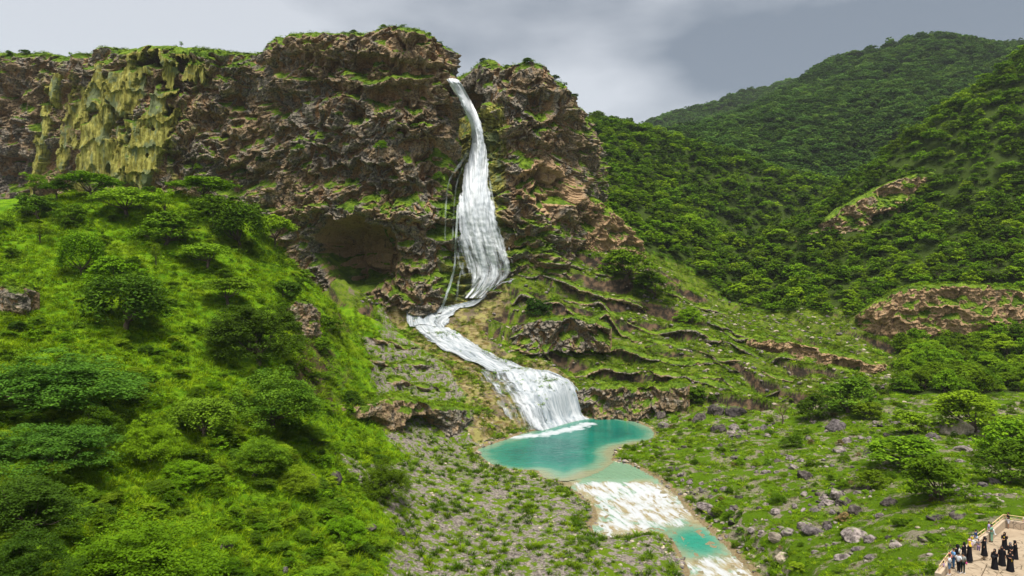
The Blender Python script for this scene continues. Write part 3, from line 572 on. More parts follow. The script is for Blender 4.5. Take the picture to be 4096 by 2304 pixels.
# ------------------------------------------------------------------ water
def foam_falls_material(name, lo=0.36, hi=0.70, stretch=0.10, tint=(0.72, 0.74, 0.76), sx=5.0, low=(0.42, 0.46, 0.50), cst=0.34):
    """falling white water: uv x across in metres, y along in metres; gaps in the sheet show the rock behind"""
    n = NT(name); uv = n.n('ShaderNodeUVMap').outputs[0]
    a = n.noise(sx*0.17, 5, 0.6, n.map(uv, (1.0, stretch, 1.0)), 0.6); b = n.noise(sx*0.6, 4, 0.6, n.map(uv, (1.0, stretch*1.6, 1.0)))
    c = n.noise(0.5, 6, 0.65, n.map(uv, (1.0, cst, 1.0)), 1.2)
    v = n.math('ADD', n.math('MULTIPLY', a, 0.46), n.math('ADD', n.math('MULTIPLY', b, 0.18), n.math('MULTIPLY', c, 0.36)))
    dens = n.attr('thick')
    al = n.step(n.math('ADD', v, n.math('MULTIPLY', n.math('SUBTRACT', dens, 0.5), 0.62)), lo, hi)
    col = n.mix(n.step(v, 0.38, 0.60), low, tint)
    p = n.bsdf(col, 0.55, 0.3, n.bump(v, 0.6, 0.5)); tr = n.n('ShaderNodeBsdfTransparent'); mx = n.n('ShaderNodeMixShader')
    n.set(mx.inputs[0], al); n.t.links.new(tr.outputs[0], mx.inputs[1]); n.t.links.new(p.outputs[0], mx.inputs[2]); n.t.links.new(mx.outputs[0], n.out.inputs[0])
    return n.m
M_FALL = foam_falls_material('white_falling_water')
M_TRICKLE = foam_falls_material('thin_falling_water', 0.46, 0.92, 0.08, (0.55, 0.62, 0.58), 7.0)
M_CASC = foam_falls_material('white_rushing_water', 0.36, 0.70, 0.11, (0.48, 0.50, 0.52), 4.0, (0.20, 0.24, 0.27), 0.75)

def sheet(rows, nr, nc, m, fn=None, bulge=0.8, jit=0.5, density=None, seed=0, name='water_sheet', edge=0.15):
    """rows: list of (left point, right point) in world space, top to bottom"""
    Ls = catmull([r[0] for r in rows], 30); Rs = catmull([r[1] for r in rows], 30)
    k = len(Ls); q = np.linspace(0, k-1, nr)
    Ls = np.stack([np.interp(q, np.arange(k), Ls[:, c]) for c in range(3)], 1); Rs = np.stack([np.interp(q, np.arange(k), Rs[:, c]) for c in range(3)], 1)
    t = np.linspace(0, 1, nc)[None, :, None]; V = Ls[:, None]*(1-t) + Rs[:, None]*t
    mids = 0.5*(Ls+Rs); s = np.concatenate([[0], np.cumsum(np.linalg.norm(np.diff(mids, axis=0), axis=1))])
    wd = np.linalg.norm(Rs-Ls, axis=1)[:, None]; U = (t[..., 0]-0.5)*wd; S = s[:, None]+0*U
    if fn is None:
        V = before_rock(V); V[..., 1] -= bulge*4*(t[..., 0]*(1-t[..., 0])) + jit*fbm(U/0.9+seed, S/9, 0*U, 3) + jit*0.9*fbm(U/2.5+seed, S/11, 0*U+4, 3) + jit*0.35*fbm(U/1.2+seed, S/1.6, 0*U+7, 3)
    else: V = fn(V, U, S)
    tt = t[..., 0]+0*U
    den = 0.5+0*U if density is None else density(tt, S/s[-1])
    den = den - 0.9*sst(edge, 0.0, tt + 0.10*fbm(U*0+seed, S/1.5, 0*U, 3) + 0.16*fbm(U/1.5+seed, S/7, 0*U+2, 3)) - 0.9*sst(1-edge, 1.0, tt + 0.10*fbm(U*0+seed+9, S/1.5, 0*U, 3) + 0.16*fbm(U/1.5+seed, S/7, 0*U+5, 3))
    return mesh_np(name, V.reshape(-1, 3), grid_faces(nr, nc), True, {'thick': den.ravel()}, None, np.stack([U.ravel()+50, S.ravel()], 1))
def rowp(py, l, r, d, d2=None): return (P(l, py, d), P(r, py, d2 or d))
# the rock behind the fall, as distance by direction, so that the sheets lie in front of it
_fx, _fy = px_of(cl_v); _fm = np.full((330, 130), 999.0); _ok = (_fx > 415) & (_fx < 544) & (_fy > 20) & (_fy < 329)
np.minimum.at(_fm, (_fy[_ok].astype(int), _fx[_ok].astype(int)-415), cl_v[_ok, 1]); _fm[_fm > 900] = np.nan
for _ in range(3):
    _e = np.pad(_fm, 1, mode='edge'); _st = np.stack([_e[i:i+330, j:j+130] for i in range(3) for j in range(3)])
    with np.errstate(all='ignore'):
        import warnings; warnings.simplefilter('ignore'); _fm = np.nanmean(_st, 0) if _ else np.nanmin(_st, 0)
_fm = np.nan_to_num(_fm, nan=240.0)
def before_rock(V, gap=0.7):
    qx, qy = px_of(V); i = np.clip(qy, 0, 329).astype(int); j = np.clip(qx-415, 0, 129).astype(int); k = np.minimum(1.0, (_fm[i, j]-gap)/V[..., 1])
    w = max(2, len(k)//26)                                        # the sheet hangs clear of the bumps
    e = np.pad(k, ((w, w), (1, 1)), mode='edge'); k = np.min([e[a:a+len(k), b:b+k.shape[1]] for a in range(2*w+1) for b in range(3)], 0)
    for _ in range(2):
        e = np.pad(k, ((w, w), (0, 0)), mode='edge'); k = np.mean([e[a:a+len(k)] for a in range(2*w+1)], 0)
    for _ in range(10):
        e = np.pad(k, ((0, 0), (1, 1)), mode='edge'); k = (e[:, :-2]+2*k+e[:, 2:])/4
    C0 = np.array([0, 0, CAMZ]); return C0+(V-C0)*k[..., None]
fall = empty('waterfall', P(480, 300, 214))
tag(fall, 'tall white waterfall plunging from the notch in the brown cliff', 'waterfall')
Minv = Matrix.Translation(-Vector(fall.location))
def sub(name, me, m, parent):
    me.transform(Matrix.Translation(-Vector(parent.location))); return link(name, me, m, parent)
main_rows = [rowp(80,446,459,238,236), rowp(86,450,464,233), rowp(98,458,470,229), (P(465,112,226.5), P(476,110,226.5)), (P(470,128,225), P(482,126,225)), rowp(142,471,486,224), rowp(160,466,489,223), rowp(180,461,491,221.5), rowp(205,456,497,220), rowp(228,453,504,218.5), rowp(244,452,511,217), rowp(257,452,517,216), rowp(268,456,519,215.5), rowp(278,462,513,215), rowp(288,465,498,214.5), rowp(298,460,486,213)]
def d_main(t, s): return np.clip(1.22 - 0.50*s - 0.34*sst(0.42, 0.95, s)*np.abs(2*t-1)**1.3 - 0.22*sst(0.45, 0.9, s)*np.sin(t*17+2)**2, 0, 1.4)
sub('water_sheet', sheet(main_rows, 340, 70, M_FALL, None, 1.6, 0.8, d_main, 1), M_FALL, fall)
sub('water_sheet', sheet([rowp(84,449,461,232.4), (P(460,105,227.2),P(474,104,227.2)), (P(470,130,223.6),P(484,128,223.6)), rowp(160,469,488,221.5), rowp(200,464,491,218.8), rowp(240,463,499,216), rowp(262,474,510,214), rowp(280,478,502,212.8)], 300, 50, M_FALL, None, 1.2, 1.0, lambda t, s: 0.66-0.42*s, 5), M_FALL, fall)
for rows, dn in [([rowp(150,466,472,222), rowp(165,456,463,220.5), rowp(180,448,452,219), rowp(205,444,448,217.5), rowp(240,443,447,216.5)], 0.62),
                 ([rowp(168,461,464,220), rowp(185,455,458,218.5), rowp(215,452,456,217.5), rowp(250,450,454,216)], 0.58),
                 ([rowp(205,456,460,218.5), rowp(240,454,458,216.5), rowp(270,452,456,214.5), rowp(295,444,449,211.5), rowp(312,439,443,208.5)], 0.80),
                 ([rowp(262,462,466,214.5), rowp(280,457,461,213), rowp(300,455,459,211)], 0.62),
                 ([rowp(175,487,490,219), rowp(205,492,496,217.5), rowp(240,499,503,216)], 0.62)]:
    sub('trickle', sheet(rows, 150, 10, M_TRICKLE, None, 0.2, 0.15, lambda t, s, dn=dn: dn+0*t, 3, 'trickle', 0.3), M_TRICKLE, fall)

def on_ground(off=0.18, amp=0.25, seed=0):
    def f(V, U, S):
        z = zground(V[..., 0], V[..., 1]); g = z
        for _ in range(4):   # water rounds the steps off
            e = np.pad(g, ((2, 2), (1, 1)), mode='edge'); mx = np.max([e[a:a+len(g), b:b+g.shape[1]] for a in range(5) for b in range(3)], 0); e = np.pad(mx, ((2, 2), (1, 1)), mode='edge'); g = np.maximum(z, 0.5*g+0.5*np.mean([e[a:a+len(g), b:b+g.shape[1]] for a in range(5) for b in range(3)], 0))
        V = V.copy(); V[..., 2] = g + off + amp*np.clip(fbm(U/1.2+seed, S/2.0, 0*U, 3)+0.25, 0, 1); return V
    return f
def G(px, py, d): return P(px, py, d)
casc = empty('cascade', P(500, 400, 180)); casc.location.z = 0
tag(casc, 'white cascade spreading over yellow travertine into the turquoise pool', 'waterfall')
rows = [(G(505,272,215.5),G(516,276,217)), (G(484,292,214),G(508,288,216)), (G(462,304,212),G(484,302,212.5)), (G(440,312,210),G(464,312,210)), (G(414,318,208.5),G(452,322,206.5)), (G(402,323,206.5),G(450,326,204.5)), (G(410,328,203),G(446,329,203))]
sub('water_sheet', sheet(rows, 110, 44, M_CASC, on_ground(0.25, 0.18, 2), density=lambda t, s: 0.86-0.2*np.abs(2*t-1)+0.3*fbm(t*6, s*5, 0*t+8, 3), seed=2, edge=0.06), M_CASC, casc)
rows = [(G(410,327,203.6),G(450,328,203.6)), (G(416,337,200.5),G(466,336,200.5)), (G(428,350,196.5),G(486,349,197)), (G(442,360,193.5),G(506,358,195)), (G(460,367,191.5),G(528,367,192)), (G(480,372,190),G(548,374,191)), (G(494,376,189),G(568,378,190.5))]
sub('water_sheet', sheet(rows, 120, 60, M_CASC, on_ground(0.22, 0.20, 6), density=lambda t, s: 0.86-0.25*np.abs(2*t-1)+0.35*fbm(t*7, s*3, 0*t+3, 3), seed=6, edge=0.05), M_CASC, casc)
rows = [(G(480,371,190.5),G(566,375,192)), (G(478,384,186),G(578,386,189.5)), (G(482,396,181.5),G(588,398,187)), (G(492,408,177),G(595,410,183.5)), (G(502,420,172.5),G(601,418,181)), (G(512,435,166.5),G(606,425,177))]
sub('water_sheet', sheet(rows, 130, 96, M_CASC, on_ground(0.20, 0.16, 9), density=lambda t, s: 0.42+0.48*sst(0.10, 0.45, t)-0.16*np.sin(t*23+3*s)**2*s+0.4*fbm(t*11, s*2, 0*t, 3), seed=9, edge=0.05), M_CASC, casc)

def water_plane(name, poly, zf, res, grow, attrs):
    x0, y0 = poly.min(0)-grow; x1, y1 = poly.max(0)+grow
    X, Y = np.meshgrid(np.arange(x0, x1, res), np.arange(y0, y1, res)); s = sdist(poly, X, Y)
    keep = (s > -grow).ravel(); f = grid_faces(*X.shape); f = f[keep[f].all(1)]
    used = np.unique(f); mp = np.full(X.size, -1); mp[used] = np.arange(len(used))
    V = np.stack([X, Y, zf(X, Y)], -1).reshape(-1, 3)[used]; A = {k: np.ravel(v)[used] for k, v in attrs(X, Y, s).items()}
    return mesh_np(name, V, mp[f], True, A)
def pool_attrs(X, Y, s):
    base = np.array([on_water(514,437), on_water(532,436), on_water(552,433), on_water(576,428), on_water(588,424)])
    d = np.full(X.shape, 1e9)
    for a, b in zip(base[:-1], base[1:]):
        e = b-a; t = np.clip(((X-a[0])*e[0]+(Y-a[1])*e[1])/(e@e), 0, 1); d = np.minimum(d, np.hypot(X-a[0]-t*e[0], Y-a[1]-t*e[1]))
    out = on_water(575, 478); shal = sst(13, 3, np.hypot(X-out[0], (Y-out[1])*0.9))
    sh2 = sst(14, 2, np.hypot((X-on_water(632,452)[0]), (Y-on_water(632,452)[1])*0.8))
    return {'depth': s - 2.6*shal - 4*sh2 + fbm(X/5, Y/5, 0*X, 3)*2.2, 'foam': sst(5.0, 0.0, d + 3.0*fbm(X/2.5, Y/2.5, 0*X+2, 3))}
def water_material():
    n = NT('turquoise_water'); dep, foam = n.attr('depth'), n.attr('foam')
    big = n.noise(0.07, 3); rip = n.noise(1.0, 4, 0.6, n.map(n.co(), (0.45, 1.3, 1.0)), 0.4); fin = n.noise(1.1, 5, 0.65)
    c = n.mix(n.step(dep, -2.0, 0.6), (0.24, 0.25, 0.145), (0.15, 0.27, 0.175)); c = n.mix(n.step(dep, 0.4, 3.2), c, (0.020, 0.19, 0.130)); c = n.mix(n.step(dep, 2.4, 8.0), c, n.mix(n.step(big, 0.4, 0.6), (0.0, 0.105, 0.082), (0.003, 0.155, 0.112)))
    f = n.thr(foam, n.noise(0.8, 6, 0.7), 1.5, 0.30, 0.72); c = n.mix(f, c, (0.46, 0.49, 0.51))
    n.bsdf(c, n.math('ADD', n.math('MULTIPLY', f, 0.5), 0.10), 0.30, n.bump(rip, 0.9, 0.35)); return n.m
pool = link('pool', water_plane('pool', POOL, lambda X, Y: 0*X + 0.03*fbm(X/3, Y/2, 0*X, 2), 0.5, 1.0, pool_attrs), water_material())
tag(pool, kind='structure')
def river_attrs(X, Y, s):
    return {'depth': s + fbm(X/3, Y/3, 0*X+7, 3)*3.0, 'still': sst(6.5, 1.0, np.hypot(X-on_water(694,540)[0], (Y-on_water(690,541)[1])*0.75)), 'upst': sst(124.5, 128, Y)}
def river_material():
    n = NT('stream_water'); dep, still, up = n.attr('depth'), n.attr('still'), n.attr('upst')
    rot = n.n('ShaderNodeMapping'); n.set(rot.inputs[0], n.co()); rot.inputs['Rotation'].default_value = (0, 0, math.radians(-17.5)); rot2 = n.n('ShaderNodeMapping'); n.t.links.new(rot.outputs[0], rot2.inputs[0]); rot2.inputs['Scale'].default_value = (1.0, 0.24, 1.0); rot = rot2
    a = n.noise(0.55, 6, 0.65, rot.outputs[0], 0.9); b = n.noise(1.7, 5, 0.65, rot.outputs[0], 0.6); bed = n.noise(0.7, 4)
    v = n.math('ADD', n.math('MULTIPLY', a, 0.6), n.math('MULTIPLY', b, 0.4))
    c = n.mix(n.step(bed, 0.38, 0.6), (0.27, 0.21, 0.105), (0.31, 0.28, 0.175)); c = n.mix(n.step(n.noise(0.22, 3), 0.48, 0.60), c, (0.19, 0.29, 0.20))
    c = n.mix(still, c, (0.02, 0.21, 0.14)); c = n.mix(up, c, (0.16, 0.28, 0.175))
    f = n.step(n.math('SUBTRACT', n.math('ADD', v, n.math('MULTIPLY', n.step(dep, -1.0, 3.5), 0.13)), n.math('ADD', n.math('MULTIPLY', still, 0.22), n.math('MULTIPLY', up, 0.3))), 0.54, 0.66)
    c = n.mix(f, c, (0.44, 0.455, 0.465))
    n.bsdf(c, n.math('ADD', n.math('MULTIPLY', f, 0.45), 0.18), 0.3, n.bump(v, 0.8, 0.5)); return n.m
river = link('stream', water_plane('stream', RIVER, lambda X, Y: zw_of_y(Y) - 0.012 + 0.22*np.clip(fbm(X/1.6, Y/1.1, 0*X, 3), -0.2, 1)*sst(127.5, 123, Y), 0.3, 0.8, river_attrs), river_material())
tag(river, kind='structure')
# ------------------------------------------------------------------ viewing terrace with people
def flag_material():
    n = NT('flagstone'); e = n.voro(1.1, None, 'DISTANCE_TO_EDGE'); f = n.noise(1.5, 5, 0.6); g = n.noise(0.35, 3)
    c = n.mix(f, (0.28, 0.21, 0.14), (0.41, 0.33, 0.235)); c = n.mix(n.math('MULTIPLY', n.step(g, 0.5, 0.7), 0.5), c, (0.22, 0.16, 0.10))
    c = n.mix(n.math('MULTIPLY', n.step(e, 0.05, 0.015), n.step(n.noise(0.6, 3), 0.40, 0.6)), c, (0.10, 0.075, 0.045)); n.bsdf(c, 0.9, 0.2, n.bump(n.step(e, 0.0, 0.05), 0.4, 0.03)); return n.m
M_FLAG = flag_material()
M_CONC = flat('rendered_wall', (0.44, 0.35, 0.25), 0.9, 0.25, 1.5, 0.2)
def clad_material():
    n = NT('stone_cladding'); e = n.voro(2.2, None, 'DISTANCE_TO_EDGE'); f = n.noise(1.2, 4)
    c = n.mix(f, (0.36, 0.27, 0.19), (0.52, 0.42, 0.31)); c = n.mix(n.step(e, 0.06, 0.02), c, (0.20, 0.16, 0.12)); n.bsdf(c, 0.9, 0.2, n.bump(n.step(e, 0, 0.08), 0.6, 0.04)); return n.m
M_CLAD = clad_material()
M_RAIL = flat('painted_rail', (0.72, 0.52, 0.27), 0.45, 0.1, 3, 0.4)
def prism(poly, z0, z1):
    p = np.asarray(poly, float)[:, :2]; n = len(p); bm = bmesh.new()
    lo = [bm.verts.new((*q, z0)) for q in p]; hi = [bm.verts.new((*q, z1)) for q in p]
    bm.faces.new(hi); bm.faces.new(lo[::-1])
    for i in range(n): bm.faces.new((lo[i], lo[(i+1) % n], hi[(i+1) % n], hi[i]))
    bmesh.ops.recalc_face_normals(bm, faces=bm.faces)
    bmesh.ops.bevel(bm, geom=[e for e in bm.edges if all(abs(v.co.z-z1) < 1e-4 for v in e.verts)], offset=0.03, segments=1, affect='EDGES')
    me = bpy.data.meshes.new('slab'); bm.to_mesh(me); bm.free(); return me
wpts = [Q(*q)[:2] for q in WP]
ter = empty('viewing_terrace', (50, 68, FZ)); tag(ter, 'sandy stone viewing terrace with low parapet walls and broad steps', 'terrace')
def part(name, me, m, parent): return sub(name, me, m, parent)
part('floor', prism([Q(*q) for q in WP]+[Q(2600, 1600)], FZ-1.6, FZ), M_FLAG, ter)
STEPS = [([(955,990),(1290,1045),(1112,1186),(560,1290)], 0.40), ([(552,1296),(1118,1190),(1272,1238),(1090,1600),(345,1600)], 0.27), ([(1276,1240),(1512,1330),(1400,1600),(1096,1600)], 0.14)]
for poly, h in STEPS: part('step', prism([Q(a, b, FZ) for a, b in poly], FZ-0.1, FZ+h), M_FLAG, ter)
def floor_z(zx, zy):
    for poly, h in STEPS:
        if sdist(np.array(poly+poly[:1], float), np.array([zx]), np.array([zy]))[0] > 0: return FZ+h
    return FZ
WT, WH = 0.5, 0.85
def offs(pts, t):
    out = []
    for i, p in enumerate(pts):
        a = pts[max(i-1, 0)]; b = pts[min(i+1, len(pts)-1)]; d = np.array(b)-np.array(a); d /= np.linalg.norm(d); out.append(np.array(p)+np.array([d[1], -d[0]])*t)
    return out
_o = offs(wpts, WT)
if np.linalg.norm(np.array(_o[2])-np.array([55, 64])) < np.linalg.norm(np.array(wpts[2])-np.array([55, 64])): _o = offs(wpts, -WT)
_sgn = 1 if np.allclose(_o[0], offs(wpts, WT)[0]) else -1
for i in range(len(wpts)-1):
    part('parapet', prism([wpts[i], wpts[i+1], _o[i+1], _o[i]], FZ-1.4, FZ+WH), M_CLAD if i == 0 else M_CONC, ter)
mids = offs(wpts, _sgn*WT*0.5)
def seg_pt(i, t): return np.array(mids[i])*(1-t)+np.array(mids[i+1])*t
def railing(runs, label):
    p0 = seg_pt(*runs[0]); o = empty('railing', (p0[0], p0[1], FZ+WH)); tag(o, label, 'railing', 'railings on the terrace parapet')
    pts = [seg_pt(*q) for q in runs]; zt, zm = FZ+WH+0.52, FZ+WH+0.16
    for zz, r in ((zt, 0.035), (zm, 0.024)):
        v, f = tube([(a, b, zz) for a, b in pts], [r]*len(pts), 6) if len(pts) > 2 else tube([(*lerp(pts[0], pts[1], t), zz) for t in (0, .33, .66, 1)], [r]*4, 6)
        part('rail', mesh_np('rail', v, f), M_RAIL, o)
    for a, b in zip(pts[:-1], pts[1:]):
        L = np.linalg.norm(b-a); k = max(1, round(L/1.5))
        for t in np.linspace(0, 1, k+1)[(0 if a is pts[0] else 1):]:
            q = lerp(a, b, t); v, f = tube([(*q, FZ+WH-0.05), (*q, zt-0.02)], [0.03, 0.03], 6); part('post', mesh_np('post', v, f), M_RAIL, o)
def tube(pts, rad, k=5):
    pts = np.asarray(pts, float); n = len(pts); d = np.gradient(pts, axis=0); d /= np.linalg.norm(d, axis=1)[:, None]+1e-9
    ref = np.array([0.31, 0.87, 0.2]); a = np.cross(d, ref); a /= np.linalg.norm(a, axis=1)[:, None]+1e-9; b = np.cross(d, a)
    th = np.linspace(0, 2*math.pi, k, endpoint=False)
    V = pts[:, None]+np.asarray(rad)[:, None, None]*(a[:, None]*np.cos(th)[None, :, None]+b[:, None]*np.sin(th)[None, :, None])
    i = np.arange(n*k).reshape(n, k); j = np.roll(i, -1, 1)
    return V.reshape(-1, 3), np.stack([i[:-1], j[:-1], j[1:], i[1:]], -1).reshape(-1, 4)
railing([(0, 0.1), (0, 0.55), (1, 0.0), (1, 0.9)], 'cream metal railing round the far corner of the viewing terrace')
railing([(2, 0.30), (2, 0.72)], 'short cream railing section behind the woman with the yellow scarf')
railing([(3, 0.62), (4, 0.0), (4, 0.9)], 'cream railing beside the seated woman in purple')

# people ------------------------------------------------------------
SKIN = flat('skin', (0.36, 0.19, 0.11), 0.6, 0.1, 20, 0.3); HAIR = flat('hair', (0.012, 0.010, 0.009), 0.6, 0.2, 20, 0.3)
_cm = {}
def cloth(rgb):
    k = tuple(rgb)
    if k not in _cm: _cm[k] = flat('cloth', k, 0.9, 0.18, 9, 0.15)
    return _cm[k]
PEND = []
def skin_obj(name, V, E, R, mat, parent, root=0, subd=1):
    me = bpy.data.meshes.new(name); me.from_pydata([tuple(v) for v in V], E, [])
    o = bpy.data.objects.new(name, me); COL.objects.link(o); o.modifiers.new('skin', 'SKIN')
    for i, r in enumerate(R):
        sv = me.skin_vertices[0].data[i]; sv.radius = r if isinstance(r, tuple) else (r, r); sv.use_root = (i == root)
    ss = o.modifiers.new('sub', 'SUBSURF'); ss.levels = subd; ss.render_levels = subd
    o.parent = parent; PEND.append((o, mat)); return o
def loft(name, rings, mat, parent, k=14, cap=True):
    """rings: (cx, cy, z, rx, ry)"""
    th = np.linspace(0, 2*math.pi, k, endpoint=False); V = np.array([[(c[0]+c[3]*math.cos(t), c[1]+c[4]*math.sin(t), c[2]) for t in th] for c in rings])
    V += np.stack([0.018*np.cos(7*th)[None]*np.linspace(1, 0.2, len(rings))[:, None]*(len(rings) > 5), 0.018*np.sin(5*th)[None]*np.linspace(1, .2, len(rings))[:, None]*(len(rings) > 5), 0*V[..., 2]], -1)
    i = np.arange(len(rings)*k).reshape(-1, k); j = np.roll(i, -1, 1); f = np.stack([i[:-1], j[:-1], j[1:], i[1:]], -1).reshape(-1, 4)
    return link(name, mesh_np(name, V.reshape(-1, 3), f), mat, parent)
def ball(name, c, r, mat, parent, seg=10):
    bm = bmesh.new(); bmesh.ops.create_uvsphere(bm, u_segments=seg, v_segments=max(6, seg*2//3), radius=1.0)
    for v in bm.verts: v.co = Vector((c[0]+v.co.x*r[0], c[1]+v.co.y*r[1], c[2]+v.co.z*r[2]))
    for f in bm.faces: f.smooth = True
    me = bpy.data.meshes.new(name); bm.to_mesh(me); bm.free(); return link(name, me, mat, parent)
ARM = {'down': ((0.235, 0.03, 1.15), (0.25, -0.05, 0.92)), 'fold': ((0.25, 0.0, 1.16), (0.09, -0.24, 1.08)), 'phone': ((0.24, -0.08, 1.18), (0.12, -0.30, 1.32)),
       'point': ((0.22, -0.26, 1.38), (0.22, -0.52, 1.42)), 'lean': ((0.26, -0.16, 1.18), (0.22, -0.36, 1.02)), 'carry': ((0.25, -0.05, 1.16), (0.06, -0.28, 1.22))}
def person(zx, zy, hpx, face, label, top=None, low=None, lowkind='trousers', robe=None, arms=('down', 'down'), sit=None, hair=True, veil=None, shoes=(0.03, 0.03, 0.03), accent=None, base=None):
    """zx, zy: foot point on the terrace picture; hpx: height there; face: heading the person looks (dx, dy)"""
    z = floor_z(zx, zy) if base is None else base[2]; g = Q(zx, zy, z) if base is None else np.array(base)
    h = hpx/20.4*g[1]/F; h = min(max(h, 0.75), 1.86); s = h/1.75
    o = empty('person', g, math.atan2(face[0], -face[1]), (s, s, s)); tag(o, label, 'person')
    sitting = sit is not None
    J = {'pel': (0, 0, 0.93), 'sp': (0, 0.01, 1.14), 'ch': (0, 0.01, 1.34), 'nk': (0, 0.005, 1.49), 'h0': (0, -0.005, 1.555), 'h1': (0, -0.012, 1.64), 'h2': (0, 0.0, 1.715), 'nose': (0, -0.115, 1.63)}
    for sd, nm in ((1, 'l'), (-1, 'r')):
        el, wr = ARM[arms[0 if sd > 0 else 1]]; J['sh'+nm] = (0.17*sd, 0.01, 1.42); J['el'+nm] = (el[0]*sd, el[1], el[2]); J['wr'+nm] = (wr[0]*sd, wr[1], wr[2])
        w_, e_ = np.array(J['wr'+nm]), np.array(J['el'+nm]); dv = (w_-e_)/np.linalg.norm(w_-e_); J['pa'+nm] = tuple(w_+dv*0.08)
        sv = np.cross(dv, (0, 0, 1.0)); sv = sv/np.linalg.norm(sv) if np.linalg.norm(sv) > .1 else np.array([0, 1, 0]); pv = np.cross(sv, dv)
        for q, (off, ln) in enumerate(((-0.030, .075), (-0.010, .088), (0.010, .084), (0.030, .066))):
            b_ = w_+dv*0.085+sv*off; J['f%d%s' % (q, nm)] = tuple(b_+dv*ln*.5); J['g%d%s' % (q, nm)] = tuple(b_+dv*ln*.9-pv*ln*.3)
        J['t0'+nm] = tuple(w_+dv*0.05+sv*-0.05); J['t1'+nm] = tuple(w_+dv*0.09+sv*-0.065-pv*.015)
        J['hp'+nm] = (0.09*sd, 0, 0.90)
        if sitting: J['kn'+nm] = (0.11*sd, -0.42, 0.92); J['an'+nm] = (0.11*sd, -0.46, 0.50); J['to'+nm] = (0.11*sd, -0.62, 0.45)
        else: J['kn'+nm] = (0.10*sd, -0.02*sd, 0.50); J['an'+nm] = (0.105*sd, 0.02-0.03*sd, 0.08); J['to'+nm] = (0.12*sd, -0.15-0.03*sd, 0.035)
    if sitting:
        dzs = -0.47 if sit == 'wall' else -0.80
        J = {k: (v[0], v[1], v[2]+dzs) for k, v in J.items()}
        dz = dzs
    else: dz = 0.0
    names = list(J); ix = {k: i for i, k in enumerate(names)}
    R = {'pel': .125, 'sp': .115, 'ch': .13, 'nk': .052, 'h0': .075, 'h1': (.086, .10), 'h2': .07, 'nose': .014, 'sh': .062, 'el': .042, 'wr': .028, 'pa': (.036, .020), 'hp': .085, 'kn': .056, 'an': .04, 'to': .035}
    def rad(k): return R.get(k) or R.get(k[:2]) or 0.0085
    E = [('pel', 'sp'), ('sp', 'ch'), ('ch', 'nk'), ('nk', 'h0'), ('h0', 'h1'), ('h1', 'h2'), ('h1', 'nose')]
    for nm in 'lr':
        E += [('ch', 'sh'+nm), ('sh'+nm, 'el'+nm), ('el'+nm, 'wr'+nm), ('wr'+nm, 'pa'+nm), ('pel', 'hp'+nm), ('hp'+nm, 'kn'+nm), ('kn'+nm, 'an'+nm), ('an'+nm, 'to'+nm), ('pa'+nm, 't0'+nm), ('t0'+nm, 't1'+nm)]
        for q in range(4): E += [('pa'+nm, 'f%d%s' % (q, nm)), ('f%d%s' % (q, nm), 'g%d%s' % (q, nm))]
    skin_obj('body', [J[k] for k in names], [(ix[a], ix[b]) for a, b in E], [rad(k) for k in names], SKIN, o, ix['pel'])
    def garment(name, keys, edges, radii, mat, root): 
        i2 = {k: i for i, k in enumerate(keys)}; return skin_obj(name, [keys[k] for k in keys], [(i2[a], i2[b]) for a, b in edges], radii, mat, o, i2[root])
    def mid(a, b, t): return tuple(np.array(J[a])*(1-t)+np.array(J[b])*t)
    hy = J['h1'][1]; hz = J['h1'][2]
    for sd in (1, -1): ball('eye', (0.036*sd, hy-0.088, hz+0.008), (.013, .008, .009), HAIR, o, 6)
    ball('mouth', (0, hy-0.088, hz-0.052), (.024, .006, .007), cloth((0.25, 0.08, 0.06)), o, 6)
    if robe is None:
        K = {'pel': J['pel'], 'sp': J['sp'], 'ch': J['ch'], 'nb': mid('ch', 'nk', .55)}; Ed = [('pel', 'sp'), ('sp', 'ch'), ('ch', 'nb')]; Rd = [.150, .140, .150, .085]
        for nm in 'lr':
            K['sh'+nm] = J['sh'+nm]; K['sv'+nm] = mid('sh'+nm, 'el'+nm, .85); Ed += [('ch', 'sh'+nm), ('sh'+nm, 'sv'+nm)]; Rd += [.082, .066]
        garment('shirt', K, Ed, Rd, cloth(top), 'ch')
        K = {'pel': J['pel']}; Ed = []; Rd = [.142]
        for nm in 'lr':
            K['hp'+nm] = J['hp'+nm]; K['kn'+nm] = J['kn'+nm]; Ed += [('pel', 'hp'+nm), ('hp'+nm, 'kn'+nm)]; Rd += [.105, .078]
            if lowkind == 'trousers': K['an'+nm] = J['an'+nm]; Ed.append(('kn'+nm, 'an'+nm)); Rd.append(.060)
        garment(lowkind, K, Ed, Rd, cloth(low), 'pel')
        for nm in 'lr':
            a = np.array(J['an'+nm]); ball('shoe', (a[0], a[1]-0.07, a[2]-0.035), (.055, .135, .045), cloth(shoes), o)
        if hair:
            ball('hair', (0, hy+0.028, hz+0.040), (.098, .102, .088), HAIR, o)
    else:
        c = cloth(robe)
        if sitting: loft('robe', [(0, -0.30, dz+0.46, .26, .40), (0, -0.28, dz+0.70, .27, .36), (0, -0.18, dz+0.98, .25, .28), (0, -0.02, dz+1.10, .20, .16), (0, 0.01, dz+1.32, .19, .14), (0, 0.01, dz+1.45, .13, .10), (0, 0, dz+1.52, .065, .065)], c, o)
        else: loft('robe', [(0, 0.02, 0.02, .30, .27), (0, 0.02, 0.25, .27, .24), (0, 0.01, 0.60, .235, .20), (0, 0.01, 0.92, .215, .18), (0, 0.01, 1.14, .195, .155), (0, 0.01, 1.33, .205, .145), (0, 0.01, 1.44, .15, .11), (0, 0, 1.53, .065, .065)], c, o)
